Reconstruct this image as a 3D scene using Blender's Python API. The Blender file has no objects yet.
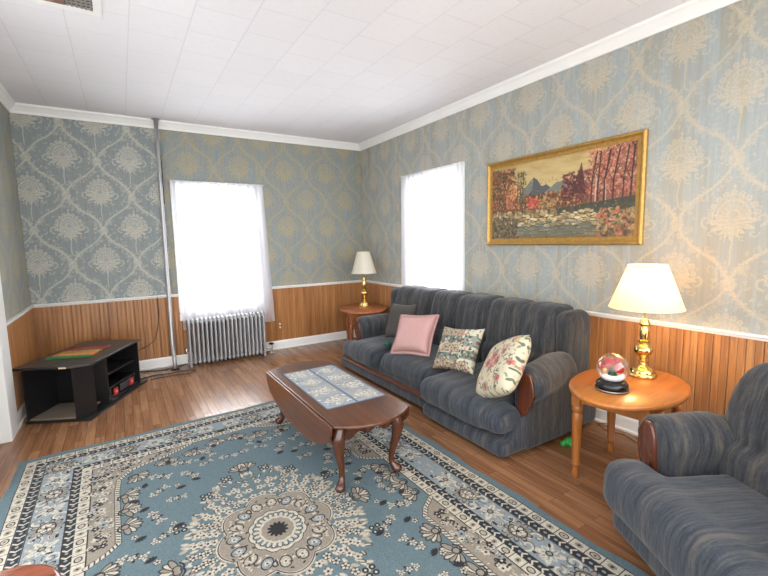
import bpy, bmesh, math, random
import numpy as np
from mathutils import Vector, Matrix, noise as mnoise
PI = math.pi
C = bpy.context.scene.collection
sc = bpy.context.scene
rnd = random.Random(7)

# ------------------------------------------------------------------ helpers
class MB:
    """collects shapes, links them as ONE mesh object"""
    def __init__(s): s.v = []; s.f = []; s.uv = {}
    def add(s, vs, fs):
        o = len(s.v); s.v += [tuple(v) for v in vs]; s.f += [tuple(i + o for i in f) for f in fs]; return s
    def box(s, x0, x1, y0, y1, z0, z1):
        vs = [(x, y, z) for z in (z0, z1) for y in (y0, y1) for x in (x0, x1)]
        return s.add(vs, [(0, 2, 3, 1), (4, 5, 7, 6), (0, 1, 5, 4), (2, 6, 7, 3), (0, 4, 6, 2), (1, 3, 7, 5)])
    def prism(s, poly, a0, a1, axis='z'):
        n = len(poly)
        def P(q, a):
            if axis == 'z': return (q[0], q[1], a)
            if axis == 'y': return (q[0], a, q[1])
            return (a, q[0], q[1])
        vs = [P(q, a0) for q in poly] + [P(q, a1) for q in poly]
        fs = [tuple(range(n))[::-1], tuple(range(n, 2 * n))] + [(i, (i + 1) % n, (i + 1) % n + n, i + n) for i in range(n)]
        return s.add(vs, fs)
    def lathe(s, prof, n=24, c=(0, 0, 0), cap=True, sx=1, sy=1):
        vs = []; fs = []
        for r, z in prof:
            for k in range(n):
                a = 2 * PI * k / n
                vs.append((c[0] + r * math.cos(a) * sx, c[1] + r * math.sin(a) * sy, c[2] + z))
        m = len(prof)
        for i in range(m - 1):
            for k in range(n):
                k2 = (k + 1) % n
                fs.append((i * n + k, i * n + k2, (i + 1) * n + k2, (i + 1) * n + k))
        if cap:
            fs.append(tuple(range(n))[::-1]); fs.append(tuple(range((m - 1) * n, m * n)))
        return s.add(vs, fs)
    def tube(s, pts, r, n=10, sq=1.0):
        pts = [Vector(p) for p in pts]; m = len(pts)
        rs = r if isinstance(r, (list, tuple)) else [r] * m
        vs = []; fs = []; prev = None
        for i, p in enumerate(pts):
            t = (pts[min(i + 1, m - 1)] - pts[max(i - 1, 0)]).normalized()
            if prev is None:
                u = t.orthogonal().normalized()
            else:
                u = (prev - t * prev.dot(t)).normalized()
            prev = u; w = t.cross(u)
            for k in range(n):
                a = 2 * PI * k / n
                vs.append(p + u * (rs[i] * math.cos(a)) + w * (rs[i] * sq * math.sin(a)))
        for i in range(m - 1):
            for k in range(n):
                k2 = (k + 1) % n
                fs.append((i * n + k, i * n + k2, (i + 1) * n + k2, (i + 1) * n + k))
        fs.append(tuple(range(n))[::-1]); fs.append(tuple(range((m - 1) * n, m * n)))
        return s.add(vs, fs)
    def ball(s, c, r, nu=16, nv=10, sc_=(1, 1, 1)):
        prof = [(max(1e-4, r * math.sin(PI * i / nv)), -r * math.cos(PI * i / nv)) for i in range(nv + 1)]
        o = len(s.v); s.lathe(prof, nu)
        for i in range(o, len(s.v)):
            x, y, z = s.v[i]; s.v[i] = (c[0] + x * sc_[0], c[1] + y * sc_[1], c[2] + z * sc_[2])
        return s
    def mesh(s, name):
        me = bpy.data.meshes.new(name); me.from_pydata(s.v, [], s.f)
        bm = bmesh.new(); bm.from_mesh(me); bmesh.ops.recalc_face_normals(bm, faces=bm.faces); bm.to_mesh(me); bm.free()
        return me
    def build(s, name, mat, parent=None, smooth=False, bevel=0, seg=2, auto=None):
        o = bpy.data.objects.new(name, s.mesh(name)); C.objects.link(o)
        if mat: o.data.materials.append(mat)
        if parent: o.parent = parent
        if smooth:
            for p in o.data.polygons: p.use_smooth = True
        if bevel:
            b = o.modifiers.new('bevel', 'BEVEL'); b.width = bevel; b.segments = seg; b.limit_method = 'ANGLE'
            b.angle_limit = math.radians(40)
        if auto:
            try: o.data.set_sharp_from_angle(angle=math.radians(auto))
            except Exception: pass
        return o

def tag(o, label=None, cat=None, group=None, kind=None):
    if label: o['label'] = label
    if cat: o['category'] = cat
    if group: o['group'] = group
    if kind: o['kind'] = kind
    return o
def thing(name, label, cat, loc=(0, 0, 0), rz=0, group=None):
    o = bpy.data.objects.new(name, None); C.objects.link(o)
    o.location = loc; o.rotation_euler = (0, 0, rz); o.empty_display_size = .1
    return tag(o, label, cat, group)
def struct(o, label=None): return tag(o, label, kind='structure')

def bake(o):
    """turn the modifiers of an object into plain mesh"""
    dg = bpy.context.evaluated_depsgraph_get(); dg.update()
    me = bpy.data.meshes.new_from_object(o.evaluated_get(dg))
    o.modifiers.clear(); o.data = me
def soft(mb, name, mat, parent=None, voxel=.02, it=6, amp=.006, freq=6, seed=0, fine=0.0):
    """upholstery: the shapes of mb melted into one soft body"""
    o = mb.build(name, mat, parent)
    r = o.modifiers.new('r', 'REMESH'); r.mode = 'VOXEL'; r.voxel_size = voxel
    m = o.modifiers.new('s', 'SMOOTH'); m.iterations = it; m.factor = .5
    par = o.parent; o.parent = None
    bake(o); o.parent = par
    me = o.data
    nv = [v.normal.copy() for v in me.vertices]
    for v, n in zip(me.vertices, nv):
        q = v.co * freq + Vector((seed * 7.3, seed * 3.1, seed))
        d = mnoise.noise(q) * amp
        if fine: d += mnoise.noise(q * 3.7) * fine
        v.co += n * d
    for p in me.polygons: p.use_smooth = True
    if not me.materials: me.materials.append(mat)
    return o
def rbox(mb, x0, x1, y0, y1, z0, z1, r=.05, n=5):
    """a rounded box as a closed lattice"""
    import itertools
    cx, cy, cz = (x0 + x1) / 2, (y0 + y1) / 2, (z0 + z1) / 2
    hx, hy, hz = (x1 - x0) / 2, (y1 - y0) / 2, (z1 - z0) / 2
    bm = bmesh.new(); bmesh.ops.create_cube(bm, size=2)
    bmesh.ops.subdivide_edges(bm, edges=bm.edges[:], cuts=9, use_grid_fill=True)
    def mp(t, h):
        # nodes concentrated near the rounded rim
        s = math.copysign(1, t); a = abs(t)
        return s * ((h - r) * a / .6 if a < .6 else (h - r) + r * (a - .6) / .4)
    vs = []
    for v in bm.verts:
        p = Vector((mp(v.co.x, hx), mp(v.co.y, hy), mp(v.co.z, hz)))
        q = Vector((max(-hx + r, min(hx - r, p.x)), max(-hy + r, min(hy - r, p.y)), max(-hz + r, min(hz - r, p.z))))
        d = p - q
        if d.length > 1e-6: p = q + d.normalized() * r
        vs.append((p.x + cx, p.y + cy, p.z + cz))
    fs = [tuple(v.index for v in f.verts) for f in bm.faces]
    bm.free()
    return mb.add(vs, fs)
def cyl(mb, p0, p1, r, n=20): return mb.tube([p0, p1], r, n)

# ------------------------------------------------------------------ node helpers
def srgb(r, g, b):
    f = lambda c: (c / 255 / 12.92) if c <= 10 else ((c / 255 + .055) / 1.055) ** 2.4
    return (f(r), f(g), f(b), 1)
class NT:
    def __init__(s, name):
        s.m = bpy.data.materials.new(name); s.m.use_nodes = True
        s.t = s.m.node_tree; s.b = s.t.nodes['Principled BSDF']; s.out = s.t.nodes['Material Output']
    def n(s, typ, ins=None, **kw):
        x = s.t.nodes.new(typ)
        for k, v in kw.items(): setattr(x, k, v)
        for k, v in (ins or {}).items(): s.set(x.inputs[k], v)
        return x
    def set(s, sock, v):
        if isinstance(v, bpy.types.NodeSocket): s.t.links.new(v, sock)
        elif isinstance(v, bpy.types.Node): s.t.links.new(v.outputs[0], sock)
        else: sock.default_value = v
    def math(s, op, a, b=0.0, c=0.0): return s.n('ShaderNodeMath', {0: a, 1: b, 2: c}, operation=op).outputs[0]
    def mix(s, f, a, b, bt='MIX'):
        x = s.t.nodes.new('ShaderNodeMix'); x.data_type = 'RGBA'; x.blend_type = bt
        s.set(x.inputs[0], f); s.set(x.inputs[6], a); s.set(x.inputs[7], b); return x.outputs[2]
    def ramp(s, f, stops, interp='LINEAR'):
        x = s.n('ShaderNodeValToRGB', {0: f}); x.color_ramp.interpolation = interp
        e = x.color_ramp.elements
        while len(e) < len(stops): e.new(.5)
        for q, (p, c) in zip(e, stops): q.position = p; q.color = c
        return x.outputs[0]
    def obj(s):
        if not hasattr(s, '_tc'): s._tc = s.n('ShaderNodeTexCoord')
        return s._tc.outputs['Object']
    def xyz(s):
        if not hasattr(s, '_x'): s._x = s.n('ShaderNodeSeparateXYZ', {0: s.obj()})
        return s._x.outputs
    def comb(s, x=0., y=0., z=0.): return s.n('ShaderNodeCombineXYZ', {0: x, 1: y, 2: z}).outputs[0]
    def noise(s, vec, scale=5, detail=3, rough=.5):
        return s.n('ShaderNodeTexNoise', {'Vector': vec, 'Scale': scale, 'Detail': detail, 'Roughness': rough}).outputs[0]
    def bump(s, h, strength=.3, dist=.01):
        s.set(s.b.inputs['Normal'], s.n('ShaderNodeBump', {'Height': h, 'Strength': strength, 'Distance': dist}).outputs[0])
    def fin(s, col=None, rough=None, metal=None, **kw):
        if col is not None: s.set(s.b.inputs['Base Color'], col)
        if rough is not None: s.set(s.b.inputs['Roughness'], rough)
        if metal is not None: s.set(s.b.inputs['Metallic'], metal)
        for k, v in kw.items(): s.set(s.b.inputs[k.replace('_', ' ')], v)
        return s.m
def plain(name, col, rough=.6, metal=0, vary=.06, scale=8, **kw):
    t = NT(name); nz = t.noise(t.obj(), scale, 3)
    d = tuple(c * (1 - vary * 2) for c in col[:3]) + (1,)
    u = tuple(min(1, c * (1 + vary)) for c in col[:3]) + (1,)
    return t.fin(t.mix(nz, d, u), rough, metal, **kw)
def wood(name, c1, c2, axis='x', rough=.35, scale=6, stretch=12, coat=0.0):
    t = NT(name); x = t.xyz(); k = {'x': 0, 'y': 1, 'z': 2}[axis]
    v = [t.math('MULTIPLY', x[i], 1.0 / stretch if i == k else 1.0) for i in range(3)]
    vec = t.comb(*v)
    a = t.noise(vec, scale * 8, 4, .6); b = t.noise(vec, scale * 2, 2)
    m = t.math('ADD', t.math('MULTIPLY', a, .6), t.math('MULTIPLY', b, .5))
    col = t.ramp(m, [(.3, c1), (.75, c2)])
    t.bump(a, .08, .002)
    if coat: t.set(t.b.inputs['Coat Weight'], coat); t.set(t.b.inputs['Coat Roughness'], .15)
    return t.fin(col, rough)
def picture(name, arr):
    """an image datablock painted by this script (h,w,3 sRGB 0..1, row 0 = top)"""
    h, w = arr.shape[:2]
    im = bpy.data.images.new(name, w, h)
    a = np.ones((h, w, 4), np.float32); a[..., :3] = np.clip(arr[::-1], 0, 1)
    im.pixels.foreach_set(a.ravel()); im.update(); im.pack()
    return im
# ------------------------------------------------------------------ a little painter
class Cv:
    def __init__(s, w, h, col=(0, 0, 0)):
        s.w, s.h = w, h; s.a = np.empty((h, w, 3), np.float32); s.a[:] = np.array(col, np.float32)
    def _bb(s, x0, x1, y0, y1):
        x0 = max(0, int(x0) - 1); x1 = min(s.w, int(x1) + 2); y0 = max(0, int(y0) - 1); y1 = min(s.h, int(y1) + 2)
        if x0 >= x1 or y0 >= y1: return None
        Y, X = np.mgrid[y0:y1, x0:x1]
        return X + .5, Y + .5, (slice(y0, y1), slice(x0, x1))
    def put(s, sl, m, col, al):
        m = (np.clip(m, 0, 1) * al)[..., None]
        s.a[sl] = s.a[sl] * (1 - m) + np.array(col, np.float32) * m
    def ell(s, cx, cy, a, b, rot, col, al=1, ring=0):
        R = max(a, b) + 1; q = s._bb(cx - R, cx + R, cy - R, cy + R)
        if not q: return
        X, Y, sl = q; c, n = math.cos(rot), math.sin(rot)
        u = (X - cx) * c + (Y - cy) * n; v = -(X - cx) * n + (Y - cy) * c
        d = (np.sqrt((u / a) ** 2 + (v / b) ** 2) - 1) * min(a, b)
        m = .5 - d
        if ring: m = np.minimum(m, ring + .5 + d)
        s.put(sl, m, col, al)
    def line(s, pts, w, col, al=1):
        for (xa, ya), (xb, yb) in zip(pts[:-1], pts[1:]):
            q = s._bb(min(xa, xb) - w, max(xa, xb) + w, min(ya, yb) - w, max(ya, yb) + w)
            if not q: continue
            X, Y, sl = q; dx, dy = xb - xa, yb - ya; L = dx * dx + dy * dy + 1e-9
            t = np.clip(((X - xa) * dx + (Y - ya) * dy) / L, 0, 1)
            d = np.hypot(X - xa - t * dx, Y - ya - t * dy)
            s.put(sl, w / 2 + .5 - d, col, al)
    def rect(s, x0, y0, x1, y1, col, al=1):
        sl = (slice(max(0, int(y0)), max(0, int(y1))), slice(max(0, int(x0)), max(0, int(x1))))
        s.a[sl] = s.a[sl] * (1 - al) + np.array(col, np.float32) * al
    def poly(s, pts, col, al=1):
        xs = [p[0] for p in pts]; ys = [p[1] for p in pts]
        q = s._bb(min(xs), max(xs), min(ys), max(ys))
        if not q: return
        X, Y, sl = q; ins = np.zeros(X.shape, bool); n = len(pts)
        for i in range(n):
            xa, ya = pts[i]; xb, yb = pts[(i + 1) % n]
            c = ((ya > Y) != (yb > Y)) & (X < (xb - xa) * (Y - ya) / ((yb - ya) or 1e-9) + xa)
            ins ^= c
        s.put(sl, ins.astype(np.float32), col, al)
    def flower(s, cx, cy, r, n, petal, core, rim=None, rot=0, pw=.45):
        for k in range(n):
            a = rot + 2 * PI * k / n; px, py = cx + math.cos(a) * r * .6, cy + math.sin(a) * r * .6
            if rim is not None: s.ell(px, py, r * .52, r * pw * 1.0, a, rim)
            s.ell(px, py, r * .42, r * pw * .75, a, petal)
        s.ell(cx, cy, r * .28, r * .28, 0, core)
    def curl(s, cx, cy, r, a0, turn, w, col, n=14, al=1):
        pts = []
        for i in range(n + 1):
            t = i / n; a = a0 + turn * t; q = r * (1 - .8 * t)
            pts.append((cx + q * math.cos(a), cy + q * math.sin(a)))
        s.line(pts, w, col, al)
    def leaf(s, x, y, L, a, col, w=.35): s.ell(x + math.cos(a) * L / 2, y + math.sin(a) * L / 2, L / 2, L * w / 2, a, col)
def c8(*c): return tuple(v / 255 for v in c)

# ================================================================== ROOM NUMBERS
XL, YF, H = -4.07, -6.5, 2.96
RAIL = .895
W1 = (-2.565, -1.63, .68, 2.195)       # back window opening  x0 x1 z0 z1
W2 = (-2.215, -1.245, .68, 2.245)       # right window opening y0 y1 z0 z1
CW = .088                            # casing width

# ------------------------------------------------------------------ wallpaper
def wallpaper_tile():
    w, h = 384, 480; M = 240
    cv = Cv(w + 2 * M, h + 2 * M, (0, 0, 0)); r = random.Random(3)
    k = w / .615
    def W(v): return (v, v, v)
    def med(cx, cy):
        P = lambda x, y: (cx + x * k, cy - y * k)
        # stem
        cv.line([P(0, -.06), P(.004, -.12), P(-.004, -.19), P(0, -.27)], 7, W(.6)); cv.line([P(0, -.06), P(.004, -.12), P(-.004, -.19), P(0, -.27)], 2, W(.95))
        # lace dome
        x, y = P(0, .05); cv.ell(x, y, .088 * k, .105 * k, 0, W(.42))
        for q, R_ in enumerate((.108, .084, .060, .036)):
            arc = [P(R_ * math.cos(a), .025 + 1.25 * R_ * math.sin(a)) for a in [PI * (-.05 + 1.1 * i / 20) for i in range(21)]]
            cv.line(arc, 5.5, W((.8, .95, .7, 1.)[q]))
        for i in range(9):
            a = PI * (i + .5) / 9
            cv.line([P(.04 * math.cos(a), .025 + .05 * math.sin(a)), P(.10 * math.cos(a), .025 + .125 * math.sin(a))], 3.5, W(.9))
            x, y = P(.118 * math.cos(a), .025 + .150 * math.sin(a)); cv.ell(x, y, .017 * k, .017 * k, 0, W(.85)); cv.ell(x, y, .008 * k, .008 * k, 0, W(.4))
        cv.line([P(0, .17), P(0, .215)], 6, W(.7)); x, y = P(0, .215); cv.ell(x, y, 6, 7, 0, W(.85))
        # wide mouth of feather leaves
        for sd in (-1, 1):
            for (lx, ly, L, a, w2) in ((.0, .0, .125, .02, .30), (.0, -.012, .115, -.32, .26), (.0, .012, .105, .34, .24), (.0, -.02, .09, -.75, .26), (0, -.02, .085, -1.15, .26)):
                x, y = P(lx, ly); an = -a if sd > 0 else PI + a
                cv.leaf(x, y, L * k, an, W(.95), w2); cv.leaf(x, y, L * .8 * k, an, W(.6), w2 * .35)
        x, y = P(0, -.02); cv.leaf(x, y, .10 * k, PI / 2, W(.9), .3)
        # side curls
        for sd in (-1, 1):
            x, y = P(sd * .135, .008); cv.curl(x, y, .040 * k, PI / 2, -sd * 5.6, 8, W(.9)); cv.curl(x, y, .040 * k, PI / 2, -sd * 5.6, 2.5, W(.5))
            x, y = P(sd * .105, -.075); cv.curl(x, y, .028 * k, 0, sd * 5, 6, W(.7))
            x, y = P(sd * .05, -.105); cv.curl(x, y, .020 * k, 1, sd * 5, 5, W(.65))
            x, y = P(sd * .13, .075); cv.curl(x, y, .018 * k, 2, sd * 5, 4.5, W(.6))
    def node(cx, cy):
        for i in range(7):
            a = 2 * PI * i / 7; cv.ell(cx + math.cos(a) * .026 * k, cy + math.sin(a) * .026 * k, .02 * k, .016 * k, a, W(.7 + .15 * (i % 3)))
        cv.ell(cx, cy, .017 * k, .017 * k, 0, W(.45)); cv.ell(cx, cy, .011 * k, .011 * k, 0, W(.95))
    def vine(x0, y0, x1, y1, wd, s):
        n = 16; pts = []
        dx, dy = x1 - x0, y1 - y0; L = math.hypot(dx, dy); nx, ny = -dy / L, dx / L
        for i in range(n + 1):
            t = i / n; o = s * .024 * k * math.sin(2 * PI * t)
            pts.append((x0 + dx * t + nx * o, y0 + dy * t + ny * o))
        cv.line(pts, wd, W(.72)); cv.line(pts, wd * .3, W(1.), .8)
        for i in range(1, n):
            x, y = pts[i]
            for sd in (-1, 1):
                if r.random() < .7:
                    q = sd * wd * (.5 + .3 * r.random())
                    cv.ell(x + nx * q, y + ny * q, wd * .42, wd * .28, r.random() * 3, W(.5 + .4 * r.random()))
        for t in (4, 8, 12):
            x, y = pts[t]; sd = 1 if t % 8 else -1
            cv.curl(x + nx * sd * wd * 1.8, y + ny * sd * wd * 1.8, wd * 1.2, r.random() * 6, 4.5, 3.5, W(.5))
            cv.leaf(x, y, wd * 3, math.atan2(dy, dx) + sd * 1.0, W(.45), .3)
    for _ in range(260):       # small sprigs along the vines
        x, y = M - 60 + r.random() * (w + 120), M - 60 + r.random() * (h + 120)
        u, v = ((x - M) / w) % 1, ((y - M) / h) % 1
        d = min(abs(((u + v) % 1) - .5), abs(((u - v) % 1) - .5))
        if d > .13: continue
        a = r.random() * 6.3
        for q in range(3): cv.leaf(x, y, 9 + 9 * r.random(), a + q * 1.1, W(.35 + .4 * r.random()), .38)
    # tile (0,0) at canvas (M,M): medallions at (0,0),(.5,.5); nodes at (.5,0),(0,.5)
    for (ax, ay) in ((0, 0), (.5, .5)):
        X, Y = M + ax * w, M + ay * h
        vine(X - w / 2, Y, X, Y + h / 2, 15, 1); vine(X, Y + h / 2, X + w / 2, Y, 10, -1)
    for (ax, ay) in ((0, .5), (.5, 0)): node(M + ax * w, M + ay * h + 4)
    for (ax, ay) in ((0, 0), (.5, .5)): med(M + ax * w, M + ay * h)
    a = cv.a[..., 0]
    out = np.zeros((h, w), np.float32)
    for oy in range(-1, 2):
        for ox in range(-1, 2):
            ys = np.arange(h) + M + oy * h; xs = np.arange(w) + M + ox * w
            vy = (ys >= 0) & (ys < a.shape[0]); vx = (xs >= 0) & (xs < a.shape[1])
            sub = np.zeros((h, w), np.float32)
            sub[np.ix_(vy, vx)] = a[np.ix_(ys[vy], xs[vx])]
            out = np.maximum(out, sub)
    rg = np.random.RandomState(1)
    return np.repeat(out[..., None], 3, 2)
IM_WP = picture('wallpaper_tile', wallpaper_tile())
IM_WP.colorspace_settings.name = 'Non-Color'
def wallpaper(name, axis, u0, v0, seam=None, tint=1.0):
    t = NT(name); x = t.xyz(); h = x[0] if axis == 'x' else x[1]; z = x[2]
    sgn = 1.0 if axis == 'x' else -1.0
    u = t.math('DIVIDE', t.math('MULTIPLY', t.math('SUBTRACT', h, u0), sgn), .615)
    v = t.math('DIVIDE', t.math('SUBTRACT', z, v0), .765)
    wob = t.n('ShaderNodeVectorMath', {0: t.n('ShaderNodeTexNoise', {'Vector': t.obj(), 'Scale': 9.0, 'Detail': 2.0}).outputs['Color'], 1: (-.5, -.5, -.5)}, operation='ADD').outputs[0]
    wob = t.n('ShaderNodeVectorMath', {0: wob, 'Scale': .03}, operation='SCALE').outputs[0]
    uv = t.n('ShaderNodeVectorMath', {0: t.comb(u, v, 0.), 1: wob}, operation='ADD').outputs[0]
    im = t.n('ShaderNodeTexImage', {'Vector': uv}, image=IM_WP, interpolation='Linear', extension='REPEAT')
    mask = im.outputs[0]
    # thready fabric look: vertical streaks, mottling
    st = t.noise(t.comb(t.math('MULTIPLY', h, 60.0), t.math('MULTIPLY', z, 2.2), 0.), 1.0, 3, .6)
    st2 = t.noise(t.comb(t.math('MULTIPLY', h, 14.0), t.math('MULTIPLY', z, 1.2), 3.), 1.0, 2, .6)
    mot = t.noise(t.comb(h, z, 1.), 38, 4, .65)
    fleck = t.noise(t.comb(h, z, 5.), 110, 3, .7)
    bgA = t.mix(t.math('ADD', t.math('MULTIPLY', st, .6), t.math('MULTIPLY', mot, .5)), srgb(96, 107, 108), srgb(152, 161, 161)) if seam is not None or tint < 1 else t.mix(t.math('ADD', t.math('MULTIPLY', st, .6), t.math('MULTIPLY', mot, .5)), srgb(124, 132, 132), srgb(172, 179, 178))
    tan = t.ramp(t.math('ADD', t.math('MULTIPLY', st2, .75), t.math('MULTIPLY', mot, .25)), [(.44, (0, 0, 0, 1)), (.62, (1, 1, 1, 1))])
    tanc = srgb(150, 142, 118)
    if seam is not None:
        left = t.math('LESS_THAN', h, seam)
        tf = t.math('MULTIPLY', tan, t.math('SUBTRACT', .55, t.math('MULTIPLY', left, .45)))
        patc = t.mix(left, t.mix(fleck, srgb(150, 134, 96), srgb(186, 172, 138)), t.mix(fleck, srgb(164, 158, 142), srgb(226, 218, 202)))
    else:
        tf = t.math('MULTIPLY', tan, .6)
        patc = t.mix(fleck, srgb(172, 155, 125), srgb(214, 198, 172))
    bg = t.mix(tf, bgA, tanc)
    pf = t.math('MULTIPLY', mask, t.ramp(t.math('ADD', t.math('MULTIPLY', fleck, .5), t.math('MULTIPLY', mot, .5)), [(.3, (.25, .25, .25, 1)), (.62, (1, 1, 1, 1))]))
    # small scattered sprig flecks
    sp = t.ramp(t.noise(t.comb(h, z, 9.), 55, 3, .6), [(.60, (0, 0, 0, 1)), (.70, (1, 1, 1, 1))])
    pf = t.math('MINIMUM', t.math('ADD', pf, t.math('MULTIPLY', sp, .22)), 1.0)
    col = t.mix(t.math('MULTIPLY', pf, .92 if seam is not None else .78), bg, patc)
    t.bump(t.math('ADD', t.math('MULTIPLY', mask, .6), st), .12, .002)
    return t.fin(col, .62)
M_wp_back = wallpaper('wallpaper_back', 'x', -3.67, 2.45, -2.72)
M_wp_right = wallpaper('wallpaper_right', 'y', -4.376, 1.958)
M_wp_left = wallpaper('wallpaper_left', 'y', -.15, 2.45, -9.0, .9)  # darker ground: the weaker light on this wall is put into the paper colour

def white(name, v=232, rough=.4):
    return plain(name, srgb(v, v, v - 3), rough, vary=.02)
M_trim = white('white_gloss_paint', 236, .35)
M_casing = white('white_casing_paint', 226, .45)

# wainscot: varnished pine boards
def pine(name, axis):
    t = NT(name); x = t.xyz(); h = x[0] if axis == 'x' else x[1]; z = x[2]
    bid = t.math('FLOOR', t.math('DIVIDE', h, .0425))
    rnd_ = t.n('ShaderNodeTexWhiteNoise', {'W': bid}, noise_dimensions='1D').outputs[0]
    g = t.noise(t.comb(t.math('MULTIPLY', h, 45.0), t.math('MULTIPLY', z, 1.6), rnd_), 1.5, 4, .6)
    g2 = t.noise(t.comb(t.math('MULTIPLY', h, 9.0), t.math('MULTIPLY', z, .7), rnd_), 1.5, 2, .5)
    m = t.math('ADD', t.math('ADD', t.math('MULTIPLY', g, .45), t.math('MULTIPLY', g2, .42)), t.math('MULTIPLY', rnd_, .10))
    col = t.ramp(m, [(.25, srgb(106, 68, 38)), (.5, srgb(164, 112, 66)), (.75, srgb(194, 144, 92))])
    kn = t.n('ShaderNodeTexVoronoi', {'Vector': t.comb(t.math('MULTIPLY', h, 1.0), t.math('MULTIPLY', z, .45), 0.), 'Scale': 3.2}).outputs[0]
    col = t.mix(t.ramp(kn, [(.02, (.8, .8, .8, 1)), (.06, (0, 0, 0, 1))]), col, srgb(58, 32, 18))
    gv = t.math('ABSOLUTE', t.math('SUBTRACT', t.math('FRACT', t.math('DIVIDE', h, .0425)), .5))
    col = t.mix(t.ramp(gv, [(.44, (0, 0, 0, 1)), (.49, (.7, .7, .7, 1))]), col, srgb(62, 34, 18))
    t.bump(g, .06, .002)
    return t.fin(col, .33)
M_pine_x, M_pine_y = pine('pine_boards_back', 'x'), pine('pine_boards_side', 'y')

def wainscot(name, axis, off, a0, a1, holes, parent, z1=RAIL - .03, side=1):
    """beadboard: narrow boards with V grooves, cut out below the windows"""
    mb = MB(); w = .085; g = .006; d = .012
    a = a0
    while a < a1 - 1e-6:
        b = min(a + w, a1); top = z1
        for (h0, h1, hz) in holes:
            if h0 < (a + b) / 2 < h1: top = hz
        mid = a + (b - a) * .5
        prof = [(a, 0), (a, d - g), (a + g, d), (mid - g * .6, d), (mid, d - g * .5), (mid + g * .6, d), (b - g, d), (b, d - g), (b, 0)]
        if axis == 'x': poly = [(p, off - q) for p, q in prof]
        else: poly = [(off - side * q, p) for p, q in prof]
        mb.prism(poly, .0, top)
        a = b
    return mb.build(name, M_pine_x if axis == 'x' else M_pine_y, parent)

# walls
wb = MB()
wb.box(XL - .12, W1[0], 0, .12, 0, H).box(W1[1], .12, 0, .12, 0, H).box(W1[0], W1[1], 0, .12, 0, W1[2]).box(W1[0], W1[1], 0, .12, W1[3], H)
wall_back = struct(wb.build('wall_back', M_wp_back), 'far wall in faded blue damask wallpaper over pine wainscot')
wr = MB()
wr.box(0, .12, YF, W2[0], 0, H).box(0, .12, W2[1], 0, 0, H).box(0, .12, W2[0], W2[1], 0, W2[2]).box(0, .12, W2[0], W2[1], W2[3], H)
wall_right = struct(wr.build('wall_right', M_wp_right), 'right wall in blue and gold damask wallpaper behind the sofa')
wl = MB(); wl.box(XL - .12, XL, -1.42, 0, 0, H).box(XL - .12, XL, -2.47, -1.42, 2.12, H).box(XL - .12, XL, -2.47, -2.35, 0, 2.12)
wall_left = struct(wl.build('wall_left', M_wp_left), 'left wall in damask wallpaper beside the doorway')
wainscot('wainscot', 'x', 0, XL, 0, [(W1[0] - CW, W1[1] + CW, W1[2] - .05)], wall_back)
wainscot('wainscot', 'y', 0, YF, 0, [(W2[0] - CW, W2[1] + CW, W2[2] - .05)], wall_right, side=1)
wainscot('wainscot', 'y', XL, -1.30, 0, [], wall_left, side=-1)

# floor: laminate planks running towards the back wall
def floor_mat():
    t = NT('laminate_floor'); x = t.xyz()
    v = t.comb(x[1], x[0], 0.)
    br = t.n('ShaderNodeTexBrick', {'Vector': v, 'Color1': (.2, .2, .2, 1), 'Color2': (.8, .8, .8, 1), 'Mortar': (.5, .5, .5, 1), 'Scale': 1.0,
             'Mortar Size': .0012, 'Brick Width': .62, 'Row Height': .066, 'Bias': 0.0}, offset=.37, offset_frequency=2)
    idn = br.outputs[0]
    g = t.noise(t.comb(t.math('MULTIPLY', x[0], 34.0), t.math('MULTIPLY', x[1], 1.6), t.math('MULTIPLY', idn, 9.)), 1.4, 5, .65)
    g2 = t.noise(t.comb(t.math('MULTIPLY', x[0], 7.0), t.math('MULTIPLY', x[1], .8), t.math('MULTIPLY', idn, 5.)), 1.6, 3, .5)
    m = t.math('ADD', t.math('ADD', t.math('MULTIPLY', g, .5), t.math('MULTIPLY', g2, .35)), t.math('MULTIPLY', idn, .24))
    col = t.ramp(m, [(.30, srgb(94, 62, 41)), (.5, srgb(131, 91, 62)), (.68, srgb(160, 118, 84))])
    col = t.mix(br.outputs[1], col, srgb(90, 58, 42))
    t.bump(g, .05, .002)
    return t.fin(col, t.math('ADD', .19, t.math('MULTIPLY', g, .12)))
fl = MB().box(XL - .12, .12, YF, .12, -.1, 0).build('floor', floor_mat()); struct(fl, 'brown wood laminate floor')
def ceil_mat():
    t = NT('ceiling_tiles'); x = t.xyz()
    v = t.comb(t.math('ADD', x[1], 2.30), t.math('ADD', x[0], 3.405), 0.)
    br = t.n('ShaderNodeTexBrick', {'Vector': v, 'Color1': (.35, .35, .35, 1), 'Color2': (.65, .65, .65, 1), 'Mortar': (0, 0, 0, 1), 'Scale': 1.0, 'Mortar Size': .0035,
             'Mortar Smooth': .3, 'Brick Width': .3475, 'Row Height': .3475}, offset=.5, offset_frequency=2)
    fl_ = t.noise(t.comb(t.math('MULTIPLY', x[0], .35), x[1], 0.), 60, 3, .6)
    col = t.mix(br.outputs[0], srgb(226, 225, 228), srgb(235, 234, 237))
    col = t.mix(t.math('MULTIPLY', br.outputs[1], .5), col, srgb(206, 206, 208))
    col = t.mix(t.ramp(fl_, [(.56, (0, 0, 0, 1)), (.72, (.5, .5, .5, 1))]), col, srgb(216, 215, 217))
    t.bump(t.math('SUBTRACT', t.math('MULTIPLY', fl_, .2), br.outputs[1]), .5, .004)
    return t.fin(col, .7)
struct(MB().box(XL - .12, .12, YF, .12, H, H + .1).build('ceiling', ceil_mat()), 'white fibre tile ceiling')

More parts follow.
